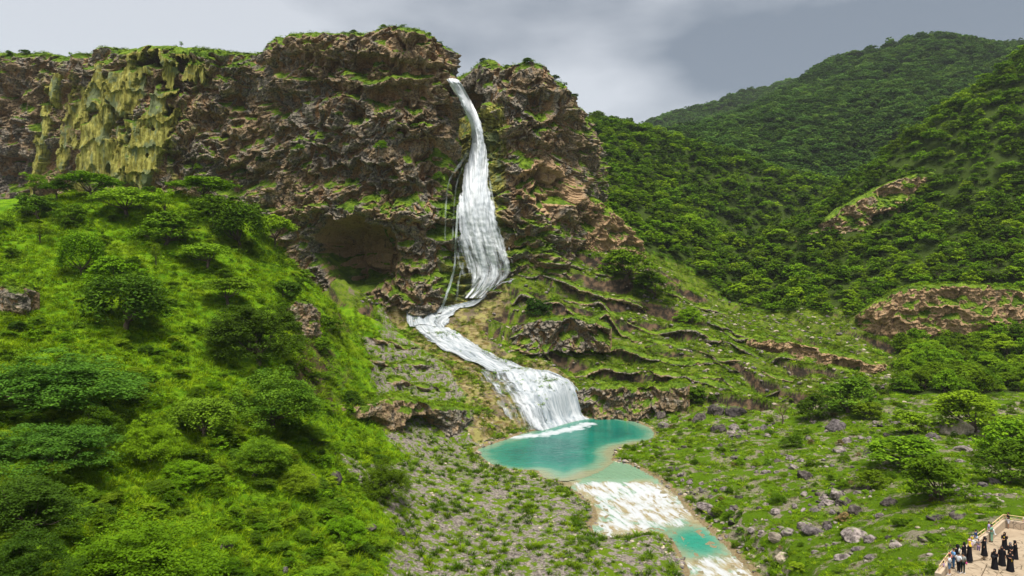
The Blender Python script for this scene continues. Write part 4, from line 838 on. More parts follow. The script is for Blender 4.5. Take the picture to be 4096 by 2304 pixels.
        for nm in 'lr':
            K = {'sh': J['sh'+nm], 'el': J['el'+nm], 'wr': mid('el'+nm, 'wr'+nm, .9)}; garment('sleeve', K, [('sh', 'el'), ('el', 'wr')], [.095, .085, .080], c, 'sh')
        vc = cloth(veil if veil is not None else robe)
        loft('veil', [(0, 0.035, dz+1.32, .20, .16), (0, 0.03, dz+1.43, .165, .135), (0, 0.03, dz+1.51, .105, .100), (0, 0.030, dz+1.60, .108, .110), (0, 0.032, dz+1.68, .104, .108), (0, 0.032, dz+1.735, .075, .080), (0, 0.032, dz+1.762, .02, .02)], vc, o)
    if accent:
        for (c_, r_, col_, nm_) in accent: ball(nm_, (c_[0], c_[1], c_[2]+dz), r_, cloth(col_), o)
    return o
BLK = (0.010, 0.010, 0.013); WHT = (0.72, 0.74, 0.80); YEL = (0.62, 0.42, 0.03)
NW = (-0.55, 0.83)
person(1700,474,325,(-0.9,0.4),'man in black t-shirt and white shorts reading his phone at the corner railing', BLK, WHT, 'shorts', arms=('phone','phone'), accent=[((0, -0.36, 1.36), (.04,.012,.07), (0.30,0.06,0.10), 'phone')])
person(1360,757,385,(-0.8,0.6),'man in mint green clothes leaning on the parapet', (0.22,0.42,0.30), (0.22,0.42,0.30), arms=('lean','lean'))
b = Q(1185,640); person(0,0,330,(0.85,-0.5),'youth in lavender shirt and white trousers sitting on the parapet', (0.46,0.36,0.68), WHT, arms=('lean','down'), sit='wall', base=(*lerp(wpts[2], wpts[3], .18)-np.array([.1,.0]), FZ+WH-0.03+0.0), shoes=(0.6,0.6,0.6))
person(1622,905,352,(-0.8,-0.5),'woman in black robe standing farthest up the terrace with hands folded', robe=BLK, arms=('fold','fold'), accent=[((0.03,-0.17,1.28),(.05,.03,.10),YEL,'scarf_trim')])
person(1845,1100,378,(0.7,-0.6),'woman in black robe turning away behind the patterned scarf', robe=BLK, arms=('down','fold'))
person(1742,1120,362,(-0.3,-0.95),'woman in black robe with a grey patterned head scarf', robe=BLK, veil=(0.16,0.17,0.19), arms=('fold','fold'))
person(1570,1236,415,(-0.6,-0.75),'woman in long black robe beside the one with the round bag', robe=BLK, arms=('down','down'))
person(1420,1306,415,(-0.85,-0.45),'woman in black robe with a round black bag in front', robe=BLK, arms=('fold','down'), accent=[((0.02,-0.30,1.12),(.16,.12,.15),(0.02,0.02,0.022),'bag')])
person(1740,1352,425,(-0.6,-0.75),'woman in black robe carrying a small child in black', robe=BLK, arms=('carry','carry'), accent=[((0.12,-0.16,1.02),(.03,.02,.16),YEL,'bag_strap')])
person(1205,1032,392,(-0.9,0.3),'woman in black robe with a pale shoulder bag near the steps', robe=BLK, arms=('down','fold'), accent=[((-0.20,0.06,1.22),(.09,.13,.13),(0.62,0.50,0.30),'bag')])
person(1092,992,300,(-0.3,-0.9),'child in grey top and patched pink and blue trousers beside the robed woman', (0.16,0.15,0.16), (0.30,0.22,0.40), arms=('fold','fold'))
person(1232,842,205,(-0.3,-0.9),'boy in black t-shirt behind the woman with the pale bag', BLK, (0.15,0.2,0.3))
person(905,1138,487,NW,'tall woman in black robe with a yellow scarf looking out over the parapet', robe=BLK, veil=YEL, arms=('fold','fold'))
person(795,1152,400,NW,'woman in black robe left of the one with the yellow scarf', robe=BLK, arms=('fold','down'))
person(0,0,330,NW,'man in navy shirt sitting on the parapet with his back turned', (0.02,0.05,0.16), (0.35,0.45,0.6), sit='wall', arms=('down','down'), base=(*lerp(wpts[2], wpts[3], .80)+np.array([-.2,.1]), FZ+WH-0.03))
person(0,0,250,(0.2,-0.9),'small child in pink sitting on the parapet', (0.62,0.36,0.48), (0.5,0.35,0.5), sit='wall', arms=('down','down'), base=(*lerp(wpts[3], wpts[4], .10)+np.array([-.25,.05]), FZ+WH-0.03))
person(0,0,250,(0.2,-0.9),'boy with yellow scarf sitting on the parapet beside the man in navy', (0.55,0.40,0.05), (0.6,0.6,0.6), sit='wall', arms=('down','down'), base=(*lerp(wpts[2], wpts[3], .96)+np.array([-.25,.1]), FZ+WH-0.03))
person(655,1205,405,NW,'robed woman with a big black head veil and a white backpack', robe=BLK, arms=('fold','fold'), accent=[((0,0.05,1.62),(.16,.17,.15),BLK,'veil_fold'),((0,0.20,1.25),(.14,.08,.19),(0.62,0.66,0.66),'backpack')])
person(580,1292,430,(-0.9,0.1),'man in blue polo and jeans holding a toddler', (0.16,0.36,0.66), (0.03,0.10,0.22), arms=('carry','carry'))
_m = Q(580,1292,floor_z(580,1292)); person(0,0,150,(0.3,-0.95),'toddler in coral held on the man in the blue polo', (0.80,0.20,0.16), (0.7,0.25,0.2), sit='lap', arms=('down','down'), base=(_m[0]-0.36,_m[1]-0.02,_m[2]+1.16))
person(500,1424,452,(-0.8,0.5),'man in white t-shirt and denim shorts with a sling bag', WHT, (0.14,0.22,0.36), 'shorts', arms=('phone','phone'), shoes=(0.7,0.7,0.7), accent=[((0.06,0.15,1.12),(.13,.06,.09),(0.10,0.11,0.13),'sling_bag')])
person(690,1388,455,(0.9,0.3),'person in white t-shirt and black trousers beside the pointing one', WHT, BLK, arms=('down','fold'), shoes=(0.7,0.7,0.7))
person(775,1394,448,(0.75,0.5),'person in grey top and dark trousers pointing with an outstretched arm', (0.26,0.27,0.25), (0.015,0.03,0.025), arms=('point','down'), shoes=(0.75,0.75,0.75), accent=[((-0.26,-0.02,0.95),(.07,.05,.10),(0.80,0.10,0.36),'pink_bag')])
person(372,1448,310,(-0.6,0.7),'girl in lavender dress at the lower railing', (0.60,0.42,0.64), (0.62,0.40,0.45), arms=('lean','lean'))
person(285,1500,360,(0.9,0.2),'seated woman in purple with a black and yellow head scarf', robe=(0.09,0.012,0.13), veil=BLK, arms=('fold','fold'), sit='low', base=None)
person(2040,500,300,(-0.7,-0.7),'person in pale clothes standing by the far stone parapet', WHT, (0.4,0.2,0.35), arms=('down','down'))
dg = bpy.context.evaluated_depsgraph_get(); dg.update()
for o, m in PEND:
    me = bpy.data.meshes.new_from_object(o.evaluated_get(dg)); me.name = o.name
    me.materials.clear(); me.materials.append(m)
    o.modifiers.clear(); o.data = me
    for p in me.polygons: p.use_smooth = True
# ------------------------------------------------------------------ boulders
def boulder_material(name, lo, hi, moss):
    n = NT(name); oi = n.n('ShaderNodeObjectInfo').outputs['Random']; tc = n.n('ShaderNodeNewGeometry').outputs['Position']
    f = n.noise(1.8, 6, 0.65); g = n.noise(0.8, 3); v = n.noise(7, 4, 0.7)
    c = n.mix(n.step(f, 0.34, 0.68), lo, hi); c = n.mul(c, n.mix(oi, (0.55, 0.55, 0.58), (1.25, 1.22, 1.18))); c = n.mix(n.step(v, 0.58, 0.7), c, tuple(q*0.4 for q in lo))
    c = n.mix(n.thr(n.math('MULTIPLY', n.nz(), moss), g, 0.9, 0.08, 0.62), c, (0.12, 0.19, 0.012)); n.bsdf(c, 0.93, 0.15, n.bump(f, 0.9, 0.25)); return n.m
M_BOUL = boulder_material('grey_boulder', (0.075, 0.062, 0.060), (0.320, 0.275, 0.260), 0.55)
M_DARKB = boulder_material('dark_boulder', (0.030, 0.025, 0.024), (0.130, 0.110, 0.100), 0.62)
M_PALEB = boulder_material('pale_boulder', (0.26, 0.21, 0.16), (0.50, 0.43, 0.34), 0.60)
def rock_mesh(seed, sub_=3):
    r = np.random.RandomState(seed); bm = bmesh.new(); bmesh.ops.create_icosphere(bm, subdivisions=sub_, radius=1.0)
    v = np.array([q.co[:] for q in bm.verts]); f = np.array([[q.index for q in p.verts] for p in bm.faces]); bm.free()
    for _ in range(16):                                    # chop flat facets
        d = runit(1, r)[0]; d[2] *= 0.8; h = 0.52+0.34*r.rand(); t = v @ d; v = v-np.outer(np.clip(t-h, 0, None), d)*0.92
    nz_ = fbm(v[:, 0]*1.3+seed*3, v[:, 1]*1.3, v[:, 2]*1.3, 4); v = v*(1+0.28*nz_)[:, None]; n2_ = fbm(v[:, 0]*4+seed, v[:, 1]*4, v[:, 2]*4, 2, True); v *= (1+0.10*n2_)[:, None]
    return mesh_np('boulder', v*np.array([1.0, 0.85, 0.66]), f, False)
def runit(n, r): 
    v = r.normal(size=(n, 3)); return v/np.linalg.norm(v, axis=1)[:, None]
ROCKS = [rock_mesh(s) for s in range(7)]
_rv = {}
def rock(name, i, m, loc, size, sq, label, group, rz=None):
    if (i, m.name) not in _rv: q = ROCKS[i].copy(); q.materials.clear(); q.materials.append(m); _rv[(i, m.name)] = q
    o = link(name, _rv[(i, m.name)]); o.location = (loc[0], loc[1], loc[2]+size*sq*0.06); o.scale = (size, size*random.uniform(.8, 1.15), size*sq)
    o.rotation_euler = (random.uniform(-.25, .25), random.uniform(-.25, .25), random.random()*6.283 if rz is None else rz); tag(o, label, 'boulder', group)
BIG = [(716,414,22,1.15,M_DARKB,'tall dark boulder left of its twin above the pool meadow'),(735,415,24,1.0,M_DARKB,'broad dark mossy boulder right of the tall dark one'),(699,420,18,.9,M_DARKB,'rounded dark boulder left of the dark pair above the meadow'),
 (662,417,14,.9,M_DARKB,'dark boulder at the foot of the creeper wall by the pool'),(664,428,16,.9,M_BOUL,'slanting grey boulder on the right bank of the pool'),(718,431,18,.9,M_DARKB,'dark round boulder overgrown by grass in the meadow'),
 (836,430,22,1.1,M_BOUL,'big overhanging boulder with a shrub behind it'),(956,433,34,1.1,M_PALEB,'large pale faced boulder under the bushy trees'),(838,452,16,.8,M_BOUL,'flat topped boulder in the middle of the rock field'),(806,478,20,.9,M_DARKB,'dark split boulder on the pale rock slabs'),
 (843,503,22,.8,M_DARKB,'long dark boulder in the lush grass left of the thicket'),(890,504,19,.8,M_DARKB,'dark wedge shaped boulder in the grass above the terrace'),(855,513,17,1.1,M_DARKB,'craggy black boulder among grass clumps'),(880,517,10,.9,M_BOUL,'single round grey boulder below the wedge shaped one'),
 (958,517,22,.7,M_DARKB,'long dark boulder just outside the terrace parapet'),(937,520,18,.6,M_DARKB,'low dark boulder left of the long one outside the parapet'),(843,559,16,.9,M_BOUL,'grey boulder near the lower edge of the meadow'),(870,541,18,.8,M_BOUL,'broad grey boulder on the pale slabs left of the terrace'),
 (926,541,20,.4,M_PALEB,'wide pale flat boulder beside the terrace wall'),(775,540,16,.9,M_PALEB,'pale block on the right bank above the stream'),(783,560,20,.8,M_PALEB,'big pale slab standing over the lower stream'),
 (640,452,7,.6,M_PALEB,'small tan rock at the shallow right side of the pool'),(621,450,7,.6,M_PALEB,'tan rock awash in the shallow pool outlet'),(611,457,6,.6,M_PALEB,'little tan rock standing in the pool near the outlet'),(547,483,6,.6,M_PALEB,'small brown rock at the head of the rapids'),(478,453,8,.8,M_PALEB,'tan boulder at the left tip of the pool'),
 (312,478,9,1.0,M_DARKB,'dark upright stone in the grass above the bench'),(335,480,18,1.1,M_DARKB,'dark craggy rock half covered by creepers left of the bench'),(371,528,16,.6,M_DARKB,'dark flat boulder at the left edge of the limestone'),(398,534,16,.6,M_DARKB,'dark flat boulder right of the other on the limestone'),(226,548,16,1.0,M_DARKB,'black rock beside the huge yellow green bush'),(282,573,15,.7,M_BOUL,'grey rock in the grass at the lower slope'),(254,476,7,.8,M_DARKB,'small dark stone below the round green shrub')]
_bg = ray_ground([b[0] for b in BIG], [min(b[1], 575) for b in BIG], 40, 300)
for i, ((px, py, wpx, sq, m, lb), g) in enumerate(zip(BIG, _bg)): rock('boulder', i % 7, m, g, wpx*0.5*g[1]/F*1.1, sq, lb, None)
# the scattered ones
n = 900; bx = srnd(n, 628, 1010) if False else 628+382*rng.rand(n); by = 416+150*rng.rand(n)**1.25
bn = fbm(bx/45, by/22, 0*bx, 3); kp = (rng.rand(n) < 0.42+2.4*bn) & ~((bx > 900) & (by > 500)) & ~((bx < 770) & (by > 446+(bx-636)*0.95))
bx, by = bx[kp][:300], by[kp][:300]; _bg = ray_ground(bx, by, 40, 300); _sd = sdist(POOL, _bg[:, 0], _bg[:, 1]); _sr = sdist(RIVER, _bg[:, 0], _bg[:, 1])
for i, g in enumerate(_bg):
    if max(_sd[i], _sr[i]) > -1.0: continue
    s = min(1.9, 0.36*math.exp(abs(rng.normal())*0.62)); dk = rng.rand() < 0.30
    rock('boulder', rng.randint(7), M_DARKB if dk else M_BOUL, g, s, rng.uniform(.6, 1.0), 'dark boulder lying in the grass of the stony meadow' if dk else 'grey boulder lying in the grass of the stony meadow', 'dark boulders strewn over the meadow' if dk else 'grey boulders strewn over the meadow')
# ------------------------------------------------------------------ plants
def leaf_material(name, dark, light, warm, trans=0.25):
    n = NT(name); r = n.n('ShaderNodeObjectInfo').outputs['Random']; sh = n.attr('shade')
    c = n.mix(sh, dark, light); c = n.mix(n.math('MULTIPLY', n.step(r, 0.35, 1.0), 0.55), c, warm)
    c = n.mul(c, n.mix(n.step(n.math('FRACT', n.math('MULTIPLY', r, 7.3)), 0, 1), (0.50, 0.52, 0.55), (1.30, 1.26, 1.20)))
    p = n.bsdf(c, 0.75, 0.04); t = n.n('ShaderNodeBsdfTranslucent'); n.set(t.inputs[0], c); mx = n.n('ShaderNodeMixShader'); mx.inputs[0].default_value = trans
    n.t.links.new(p.outputs[0], mx.inputs[1]); n.t.links.new(t.outputs[0], mx.inputs[2]); n.t.links.new(mx.outputs[0], n.out.inputs[0]); return n.m
M_LEAF = {'green': leaf_material('leaf_green', (0.058, 0.138, 0.008), (0.190, 0.330, 0.013), (0.255, 0.345, 0.013)),
          'bright': leaf_material('leaf_bright', (0.065, 0.160, 0.004), (0.155, 0.305, 0.008), (0.195, 0.310, 0.010)),
          'dark': leaf_material('leaf_dark', (0.036, 0.098, 0.007), (0.130, 0.240, 0.016), (0.160, 0.250, 0.014)),
          'blue': leaf_material('leaf_blue', (0.030, 0.092, 0.009), (0.105, 0.225, 0.022), (0.120, 0.205, 0.014)),
          'dry': leaf_material('leaf_dry', (0.117, 0.082, 0.035), (0.234, 0.176, 0.070), (0.187, 0.164, 0.035)),
          'wood': leaf_material('leaf_wood', (0.050, 0.130, 0.006), (0.190, 0.340, 0.011), (0.250, 0.355, 0.012)),
          'hill': leaf_material('leaf_hill', (0.039, 0.105, 0.017), (0.105, 0.211, 0.028), (0.120, 0.197, 0.023))}
M_BARK = flat('bark', (0.10, 0.075, 0.055), 0.95, 0.4, 3.0, 0.1)
M_GRASS = {'lime': leaf_material('grass_lime', (0.115, 0.225, 0.004), (0.260, 0.400, 0.008), (0.310, 0.400, 0.012), 0.35),
           'deep': leaf_material('grass_deep', (0.045, 0.115, 0.004), (0.120, 0.220, 0.008), (0.15, 0.22, 0.01), 0.3),
           'moss': leaf_material('grass_moss', (0.060, 0.110, 0.006), (0.150, 0.215, 0.012), (0.20, 0.20, 0.03), 0.3)}
def quads(c, u, v):
    """rhombic leaves: centres, half long axes, half short axes"""
    n = len(c); V = np.stack([c-u, c+v*1.0, c+u, c-v*1.0], 1).reshape(-1, 3); return V, np.arange(4*n).reshape(n, 4)
def runit(n, r): 
    v = r.normal(size=(n, 3)); return v/np.linalg.norm(v, axis=1)[:, None]
def leaves_mesh(name, clumps, per, size, r, droop=0.0, flatten=0.55):
    """clumps: rows of centre xyz and radii xyz.  Leaves sit in the outer half of every clump."""
    C, S, Ds = [], [], []
    for (cx, cy, cz, rx, ry, rz) in clumps:
        n = max(6, int(per*rx*ry*0+per)); d = runit(n, r); d[:, 2] = np.where(d[:, 2] < -0.35, -d[:, 2], d[:, 2])
        rad = 0.35+0.85*r.rand(n)**0.7 + (r.rand(n) < 0.10)*r.rand(n)*0.7
        C.append(np.array([cx, cy, cz])+d*rad[:, None]*np.array([rx, ry, rz])); Ds.append(d)
        S.append(np.full(n, r.rand()))
    C = np.vstack(C); D = np.vstack(Ds); S = np.concatenate(S); n = len(C)
    nrm = D*0.5 + runit(n, r)*0.7 + np.array([0, 0, flatten]); nrm /= np.linalg.norm(nrm, axis=1)[:, None]
    a = np.cross(nrm, runit(n, r)); a /= np.linalg.norm(a, axis=1)[:, None]; b = np.cross(nrm, a)
    a[:, 2] -= droop; sz = size*(0.6+0.8*r.rand(n))[:, None]
    V, Fc = quads(C, a*sz, b*sz*0.55)
    sh = np.clip(0.60*S + 0.45*r.rand(n), 0, 1)
    return mesh_np(name, V, Fc, False, None, {'shade': sh})
def tube(pts, rad, k=5):
    pts = np.asarray(pts, float); n = len(pts); d = np.gradient(pts, axis=0); d /= np.linalg.norm(d, axis=1)[:, None]+1e-9
    ref = np.array([0.31, 0.87, 0.2]); a = np.cross(d, ref); a /= np.linalg.norm(a, axis=1)[:, None]+1e-9; b = np.cross(d, a)
    th = np.linspace(0, 2*math.pi, k, endpoint=False)
    V = pts[:, None]+np.asarray(rad)[:, None, None]*(a[:, None]*np.cos(th)[None, :, None]+b[:, None]*np.sin(th)[None, :, None])
    i = np.arange(n*k).reshape(n, k); j = np.roll(i, -1, 1)
    return V.reshape(-1, 3), np.stack([i[:-1], j[:-1], j[1:], i[1:]], -1).reshape(-1, 4)
def join(parts):
    V, Fc, o = [], [], 0
    for v, f in parts: V.append(v); Fc.append(np.asarray(f)+o); o += len(v)
    return np.vstack(V), np.vstack(Fc)
def tree_meshes(seed, kind, nclump, per, leaf):
    """unit tree: crown about 1 wide, top at z = 1 (scaled when placed)"""
    r = np.random.RandomState(seed); cl = []; limbs = []
    lobes = [(0.34*math.sqrt(r.rand()), r.rand()*6.283, 0.45+0.55*r.rand(), 0.13+0.13*r.rand()) for _ in range(9)]
    for i in range(nclump):
        if kind in ('round', 'bush'):                      # lobes of uneven size, each covered with leaf clumps
            lr, la, lh, ls = lobes[r.randint(9)]; d_ = runit(1, r)[0]; d_[2] = abs(d_[2])*1.15-0.15; rr = 0.035+0.06*r.rand()
            base_ = (0.30 if kind == 'round' else 0.10)
            cl.append((lr*math.cos(la)+d_[0]*ls, lr*math.sin(la)+d_[1]*ls, max(0.08, (base_+(0.94-base_-ls*1.2)*lh*(1-0.8*(lr/0.36)**2))+d_[2]*ls*1.5), rr, rr, rr*0.8)); continue
        a = r.rand()*6.283; q = math.sqrt(r.rand())
        if kind == 'acacia':
            z = 0.62+0.28*(1-q*q)+0.20*(r.rand()-0.75); R = 0.45*q; rr = 0.07+0.10*r.rand(); cl.append((R*math.cos(a), R*math.sin(a), z, rr, rr, rr*0.50))
        elif kind == 'round':
            z = 0.22+0.62*math.sqrt(max(0, 1-q*q))*(0.35+0.65*r.rand()**0.5)+0.10*r.rand(); R = 0.45*q; rr = 0.07+0.11*r.rand(); cl.append((R*math.cos(a), R*math.sin(a), z, rr, rr, rr*0.75))
        elif kind == 'weep':
            z = 0.45+0.42*math.sqrt(max(0, 1-q*q)); R = 0.40*q; rr = 0.10+0.05*r.rand(); cl.append((R*math.cos(a), R*math.sin(a), z, rr, rr, 0.16+0.12*q))
            if q > 0.6: cl.append((R*1.12*math.cos(a), R*1.12*math.sin(a), z-0.24, rr*0.55, rr*0.55, 0.20))
        elif kind == 'bush':
            z = 0.12+0.70*math.sqrt(max(0, 1-q*q))*r.rand()**0.45+0.10*r.rand(); R = 0.46*q; rr = 0.05+0.10*r.rand(); cl.append((R*math.cos(a), R*math.sin(a), z, rr, rr, rr*0.9))
        elif kind == 'sparse':
            z = 0.45+0.5*r.rand(); R = 0.36*q*(1.3-z*0.5); rr = 0.08+0.05*r.rand(); cl.append((R*math.cos(a), R*math.sin(a), z, rr, rr, rr*0.8))
    if kind in ('round', 'bush'):                          # skirts reaching towards the ground
        for i in range(nclump//5):
            a = r.rand()*6.283; R = 0.30+0.16*r.rand(); rr = 0.06+0.08*r.rand(); cl.append((R*math.cos(a), R*math.sin(a), 0.12+0.28*r.rand(), rr, rr, rr*0.8))
    r.shuffle(cl)
    crown = leaves_mesh('crown', cl, per, leaf, r, 0.35 if kind == 'weep' else 0.0)
    parts = []; fork = 0.28 if kind in ('acacia', 'sparse') else 0.14; lean = r.normal(size=2)*0.03
    parts.append(tube([(0, 0, -0.06), (lean[0]*.4, lean[1]*.4, fork*.5), (lean[0], lean[1], fork)], [0.040, 0.030, 0.025], 6))
    for c in cl[:9]:
        e = np.array(c[:3]); s = np.array([lean[0], lean[1], fork]); m = lerp(s, e, 0.5)+np.append(r.normal(size=2)*0.03, -0.04)
        parts.append(tube([s, lerp(s, m, 0.55)+r.normal(size=3)*0.012, m, lerp(m, e, 0.9)], [0.015, 0.011, 0.008, 0.004], 4))
    v, f = join(parts)
    return mesh_np('trunk', v, f, True), crown
TREES = {}
for k, (kind, nc, per, leaf) in {
    'acacia_a': ('acacia', 56, 95, 0.024), 'acacia_b': ('acacia', 66, 84, 0.024), 'round_a': ('round', 130, 50, 0.024), 'round_b': ('round', 150, 44, 0.023),
    'weep': ('weep', 56, 66, 0.024), 'sparse': ('sparse', 30, 44, 0.028), 'near_a': ('bush', 230, 110, 0.0115), 'near_b': ('bush', 260, 100, 0.0112), 'near_c': ('round', 240, 110, 0.0112),
    'far_a': ('round', 48, 22, 0.050), 'far_b': ('acacia', 28, 34, 0.050), 'far_c': ('bush', 48, 22, 0.048)}.items():
    TREES[k] = tree_meshes(hash_ := sum(map(ord, k)), kind, nc, per, leaf)
_leafvar = {}
def crown_data(k, mat):
    if (k, mat) not in _leafvar:
        me = TREES[k][1].copy(); me.materials.clear(); me.materials.append(M_LEAF[mat]); _leafvar[(k, mat)] = me
    return _leafvar[(k, mat)]
for k in TREES: TREES[k][0].materials.append(M_BARK)
def tree(name, k, mat, loc, width, height, label, cat='tree', group=None, rz=None):
    o = empty(name, loc, random.random()*6.283 if rz is None else rz, (width, width, height))
    tag(o, label, cat, group)
    link('trunk', TREES[k][0], None, o); link('crown', crown_data(k, mat), None, o); return o
# px, py of the foot, width px, height px, mesh, leaf, name, label
TL = [
 (34,198,28,22,'sparse','bright','tree','thin airy tree at the left foot of the yellow tufa curtains'),
 (57,201,25,19,'acacia_a','bright','tree','small flat topped tree just right of the thin airy tree under the curtains'),
 (90,200,54,27,'acacia_b','bright','tree','broad yellow green tree standing against the base of the tufa curtains'),
 (39,219,38,25,'round_a','dark','tree','dark round tree on the upper meadow below the thin airy tree'),
 (127,219,58,29,'acacia_a','green','tree','spreading acacia with visible limbs in the upper meadow'),
 (72,223,29,17,'round_b','green','shrub','low shrub between the dark round tree and the spreading acacia'),
 (165,217,28,26,'sparse','bright','tree','open pale tree right behind the spreading acacia'),
 (204,202,58,24,'acacia_b','bright','tree','flat yellow green tree highest on the grassy slope near the cliff'),
 (216,230,58,37,'round_a','green','tree','tall dense tree below the flat yellow green tree near the cliff'),
 (165,245,56,31,'round_b','green','tree','full green tree in the middle of the upper meadow'),
 (240,247,54,38,'weep','green','tree','drooping green tree near the right edge of the meadow'),
 (275,249,38,32,'acacia_b','green','tree','flat topped tree on the slope edge in front of the cliff'),
 (289,255,18,11,'round_a','dry','shrub','brownish half dry shrub at the slope edge beside the cliff'),
 (40,243,24,18,'sparse','green','tree','small slender tree alone on the bright left meadow'),
 (81,275,40,36,'weep','bright','tree','drooping light green tree with a dark stem in the meadow'),
 (156,266,15,20,'sparse','green','tree','tiny slender tree between the full green tree and the dark slope'),
 (207,269,48,25,'acacia_a','green','tree','low wide tree on the open grass right of the tiny slender tree'),
 (116,291,54,33,'round_b','bright','tree','bright bushy tree above the big dark weeping tree'),
 (125,329,78,47,'weep','dark','tree','big dark weeping tree in the middle of the left slope'),
 (228,307,46,29,'acacia_b','green','tree','layered green tree left of the pale rock bluff'),
 (284,298,34,18,'round_a','dark','shrub','round dark shrub on top of the pale rock bluff'),
 (258,364,94,58,'near_c','dark','tree','very big dark round tree below the pale rock bluff'),
 (331,334,28,18,'round_a','green','shrub','green shrub on the steep edge right of the very big dark tree'),
 (62,408,140,58,'near_b','blue','tree','very wide blue green tree across the left slope'),
 (100,446,52,40,'near_a','green','shrub','leafy green shrub below the right end of the very wide blue green tree'),
 (47,474,112,48,'near_c','blue','shrub','large dark blue green shrub below the very wide blue green tree'),
 (150,462,54,46,'near_b','bright','shrub','upright yellow green shrub left of the drooping dark one'),
 (203,436,58,33,'weep','dark','shrub','drooping dark shrub in the middle of the lower grass'),
 (272,427,92,58,'near_a','dark','tree','big feathery dark tree above the limestone bench'),
 (256,472,54,33,'near_c','green','shrub','round green shrub below the big feathery tree'),
 (297,492,40,27,'near_b','green','shrub','small green shrub at the right end of the lower grass slope'),
 (30,534,106,58,'near_a','blue','shrub','massive blue green thicket at the lower left'),
 (28,590,90,56,'near_c','dark','shrub','dark leafy thicket below the massive blue green one'),
 (140,590,146,74,'near_b','bright','shrub','huge yellow green bush with long sprays in the lower left'),
 (226,582,52,25,'near_a','bright','shrub','small bright leafy bush right of the huge yellow green bush'),
 (343,548,44,32,'near_a','bright','shrub','loose yellow green bush at the left edge of the limestone bench'),
 (182,484,46,24,'near_a','bright','shrub','olive herb bush on the lower grass slope'),
 (388,500,48,40,'near_b','green','shrub','rounded green bush standing alone on the limestone bench'),
 (540,326,27,23,'round_a','blue','shrub','dark blue green shrub in the hollow of the mossy slope'),
 (322,352,22,14,'round_b','green','shrub','low green shrub beside the edge of the left slope'),
 (351,408,26,16,'round_b','dark','shrub','dark shrub growing before the layered rock wall with the cave'),
 (312,442,32,18,'near_a','green','shrub','green shrub at the foot of the layered rock wall'),
 (812,421,29,26,'round_b','dark','tree','small round crowned tree left of the larger one by the boulders'),
 (848,413,58,34,'round_b','dark','tree','wide dark tree at the upper edge of the boulder meadow'),
 (868,419,28,18,'round_a','green','tree','small green tree tucked under the wide dark tree'),
 (915,434,40,23,'round_a','green','tree','low spreading tree among the grey boulders'),
 (975,432,72,42,'round_a','wood','tree','big bushy tree at the right edge of the boulder meadow'),
 (1010,462,62,42,'round_b','wood','tree','bushy tree in front of the big bushy one at the meadow edge'),
 (905,466,72,30,'round_b','wood','shrub','wide low thicket in the middle of the boulder meadow'),
 (942,501,66,45,'round_a','wood','shrub','big dome shaped thicket above the viewing terrace'),
 (870,488,32,18,'round_b','wood','shrub','low shrub left of the dome shaped thicket'),
 (1012,484,52,40,'round_b','green','tree','loose crowned tree right above the viewing terrace'),
 (776,504,17,11,'near_c','wood','shrub','small round shrub on the pale rock slabs of the meadow'),
 (793,447,24,12,'round_b','wood','shrub','low shrub among the thickest boulders'),
 (690,402,30,16,'round_a','wood','shrub','shrub at the foot of the mossy terraces above the meadow'),
 (625,285,52,28,'round_b','wood','shrub','bushy green knoll of shrubs high on the mossy terraces'),
 (655,298,44,26,'round_a','wood','shrub','second bushy knoll just right of the first on the mossy terraces'),
 (690,325,26,16,'round_b','wood','shrub','isolated shrub on the pale upper strip of the terraces'),
 (420,300,24,14,'round_a','green','shrub','leafy shrub below the great hollow left of the fall'),
]
_tg = ray_ground([t[0] for t in TL], [min(t[1], 575) for t in TL], 40, 300)
for (px, py, wpx, hpx, k, mt, nm, lb), g in zip(TL, _tg):
    d = g[1]
    if py > 575: d = d*287.0/(py-288.0); g = np.array([(px-CX)*d/F, d, 0]); g[2] = zground(g[:1], g[1:2])[0]
    tree(nm, k, mt, (g[0], g[1], g[2]-0.1), wpx*d/F*1.08, hpx*d/F*1.1, lb, nm)

# bare tree among the boulders
def bare_tree(px, py, wpx, hpx, label):
    r = np.random.RandomState(3); g = ray_ground(px, py)[0]; H = hpx*g[1]/F; Wd = wpx*g[1]/F
    o = empty('bare_tree', g); tag(o, label, 'tree')
    v, f = tube([(0, 0, -0.3), (0.05*H, 0, 0.15*H), (0.02*H, 0.02*H, 0.32*H)], [0.035*H, 0.03*H, 0.022*H], 6)
    link('trunk', mesh_np('trunk', v, f), M_BARK, o)
    ps = []
    def grow(p, dr, ln, rad, lv):
        e = p+dr*ln; ps.append(tube([p, lerp(p, e, .5)+r.normal(size=3)*ln*.06, e], [rad, rad*.8, rad*.55], 4))
        if lv < 4:
            for _ in range(3 if lv < 3 else 2):
                d2 = dr+r.normal(size=3)*np.array([.55, .55, .3])+np.array([0, 0, .1]); grow(e, d2/np.linalg.norm(d2), ln*0.66, rad*.55, lv+1)
    for i in range(5):
        a = i*1.26; d0 = np.array([math.cos(a)*.6, math.sin(a)*.6, 0.9]); grow(np.array([0.02*H, 0.02*H, 0.32*H]), d0/np.linalg.norm(d0), 0.26*H, 0.016*H, 0)
    v, f = join(ps); link('branches', mesh_np('branches', v, f), flat('dry_twig', (0.20, 0.14, 0.09), 0.95, 0.3, 2, 0.1), o)
bare_tree(782, 424, 20, 24, 'leafless brown tree standing among the grey boulders')

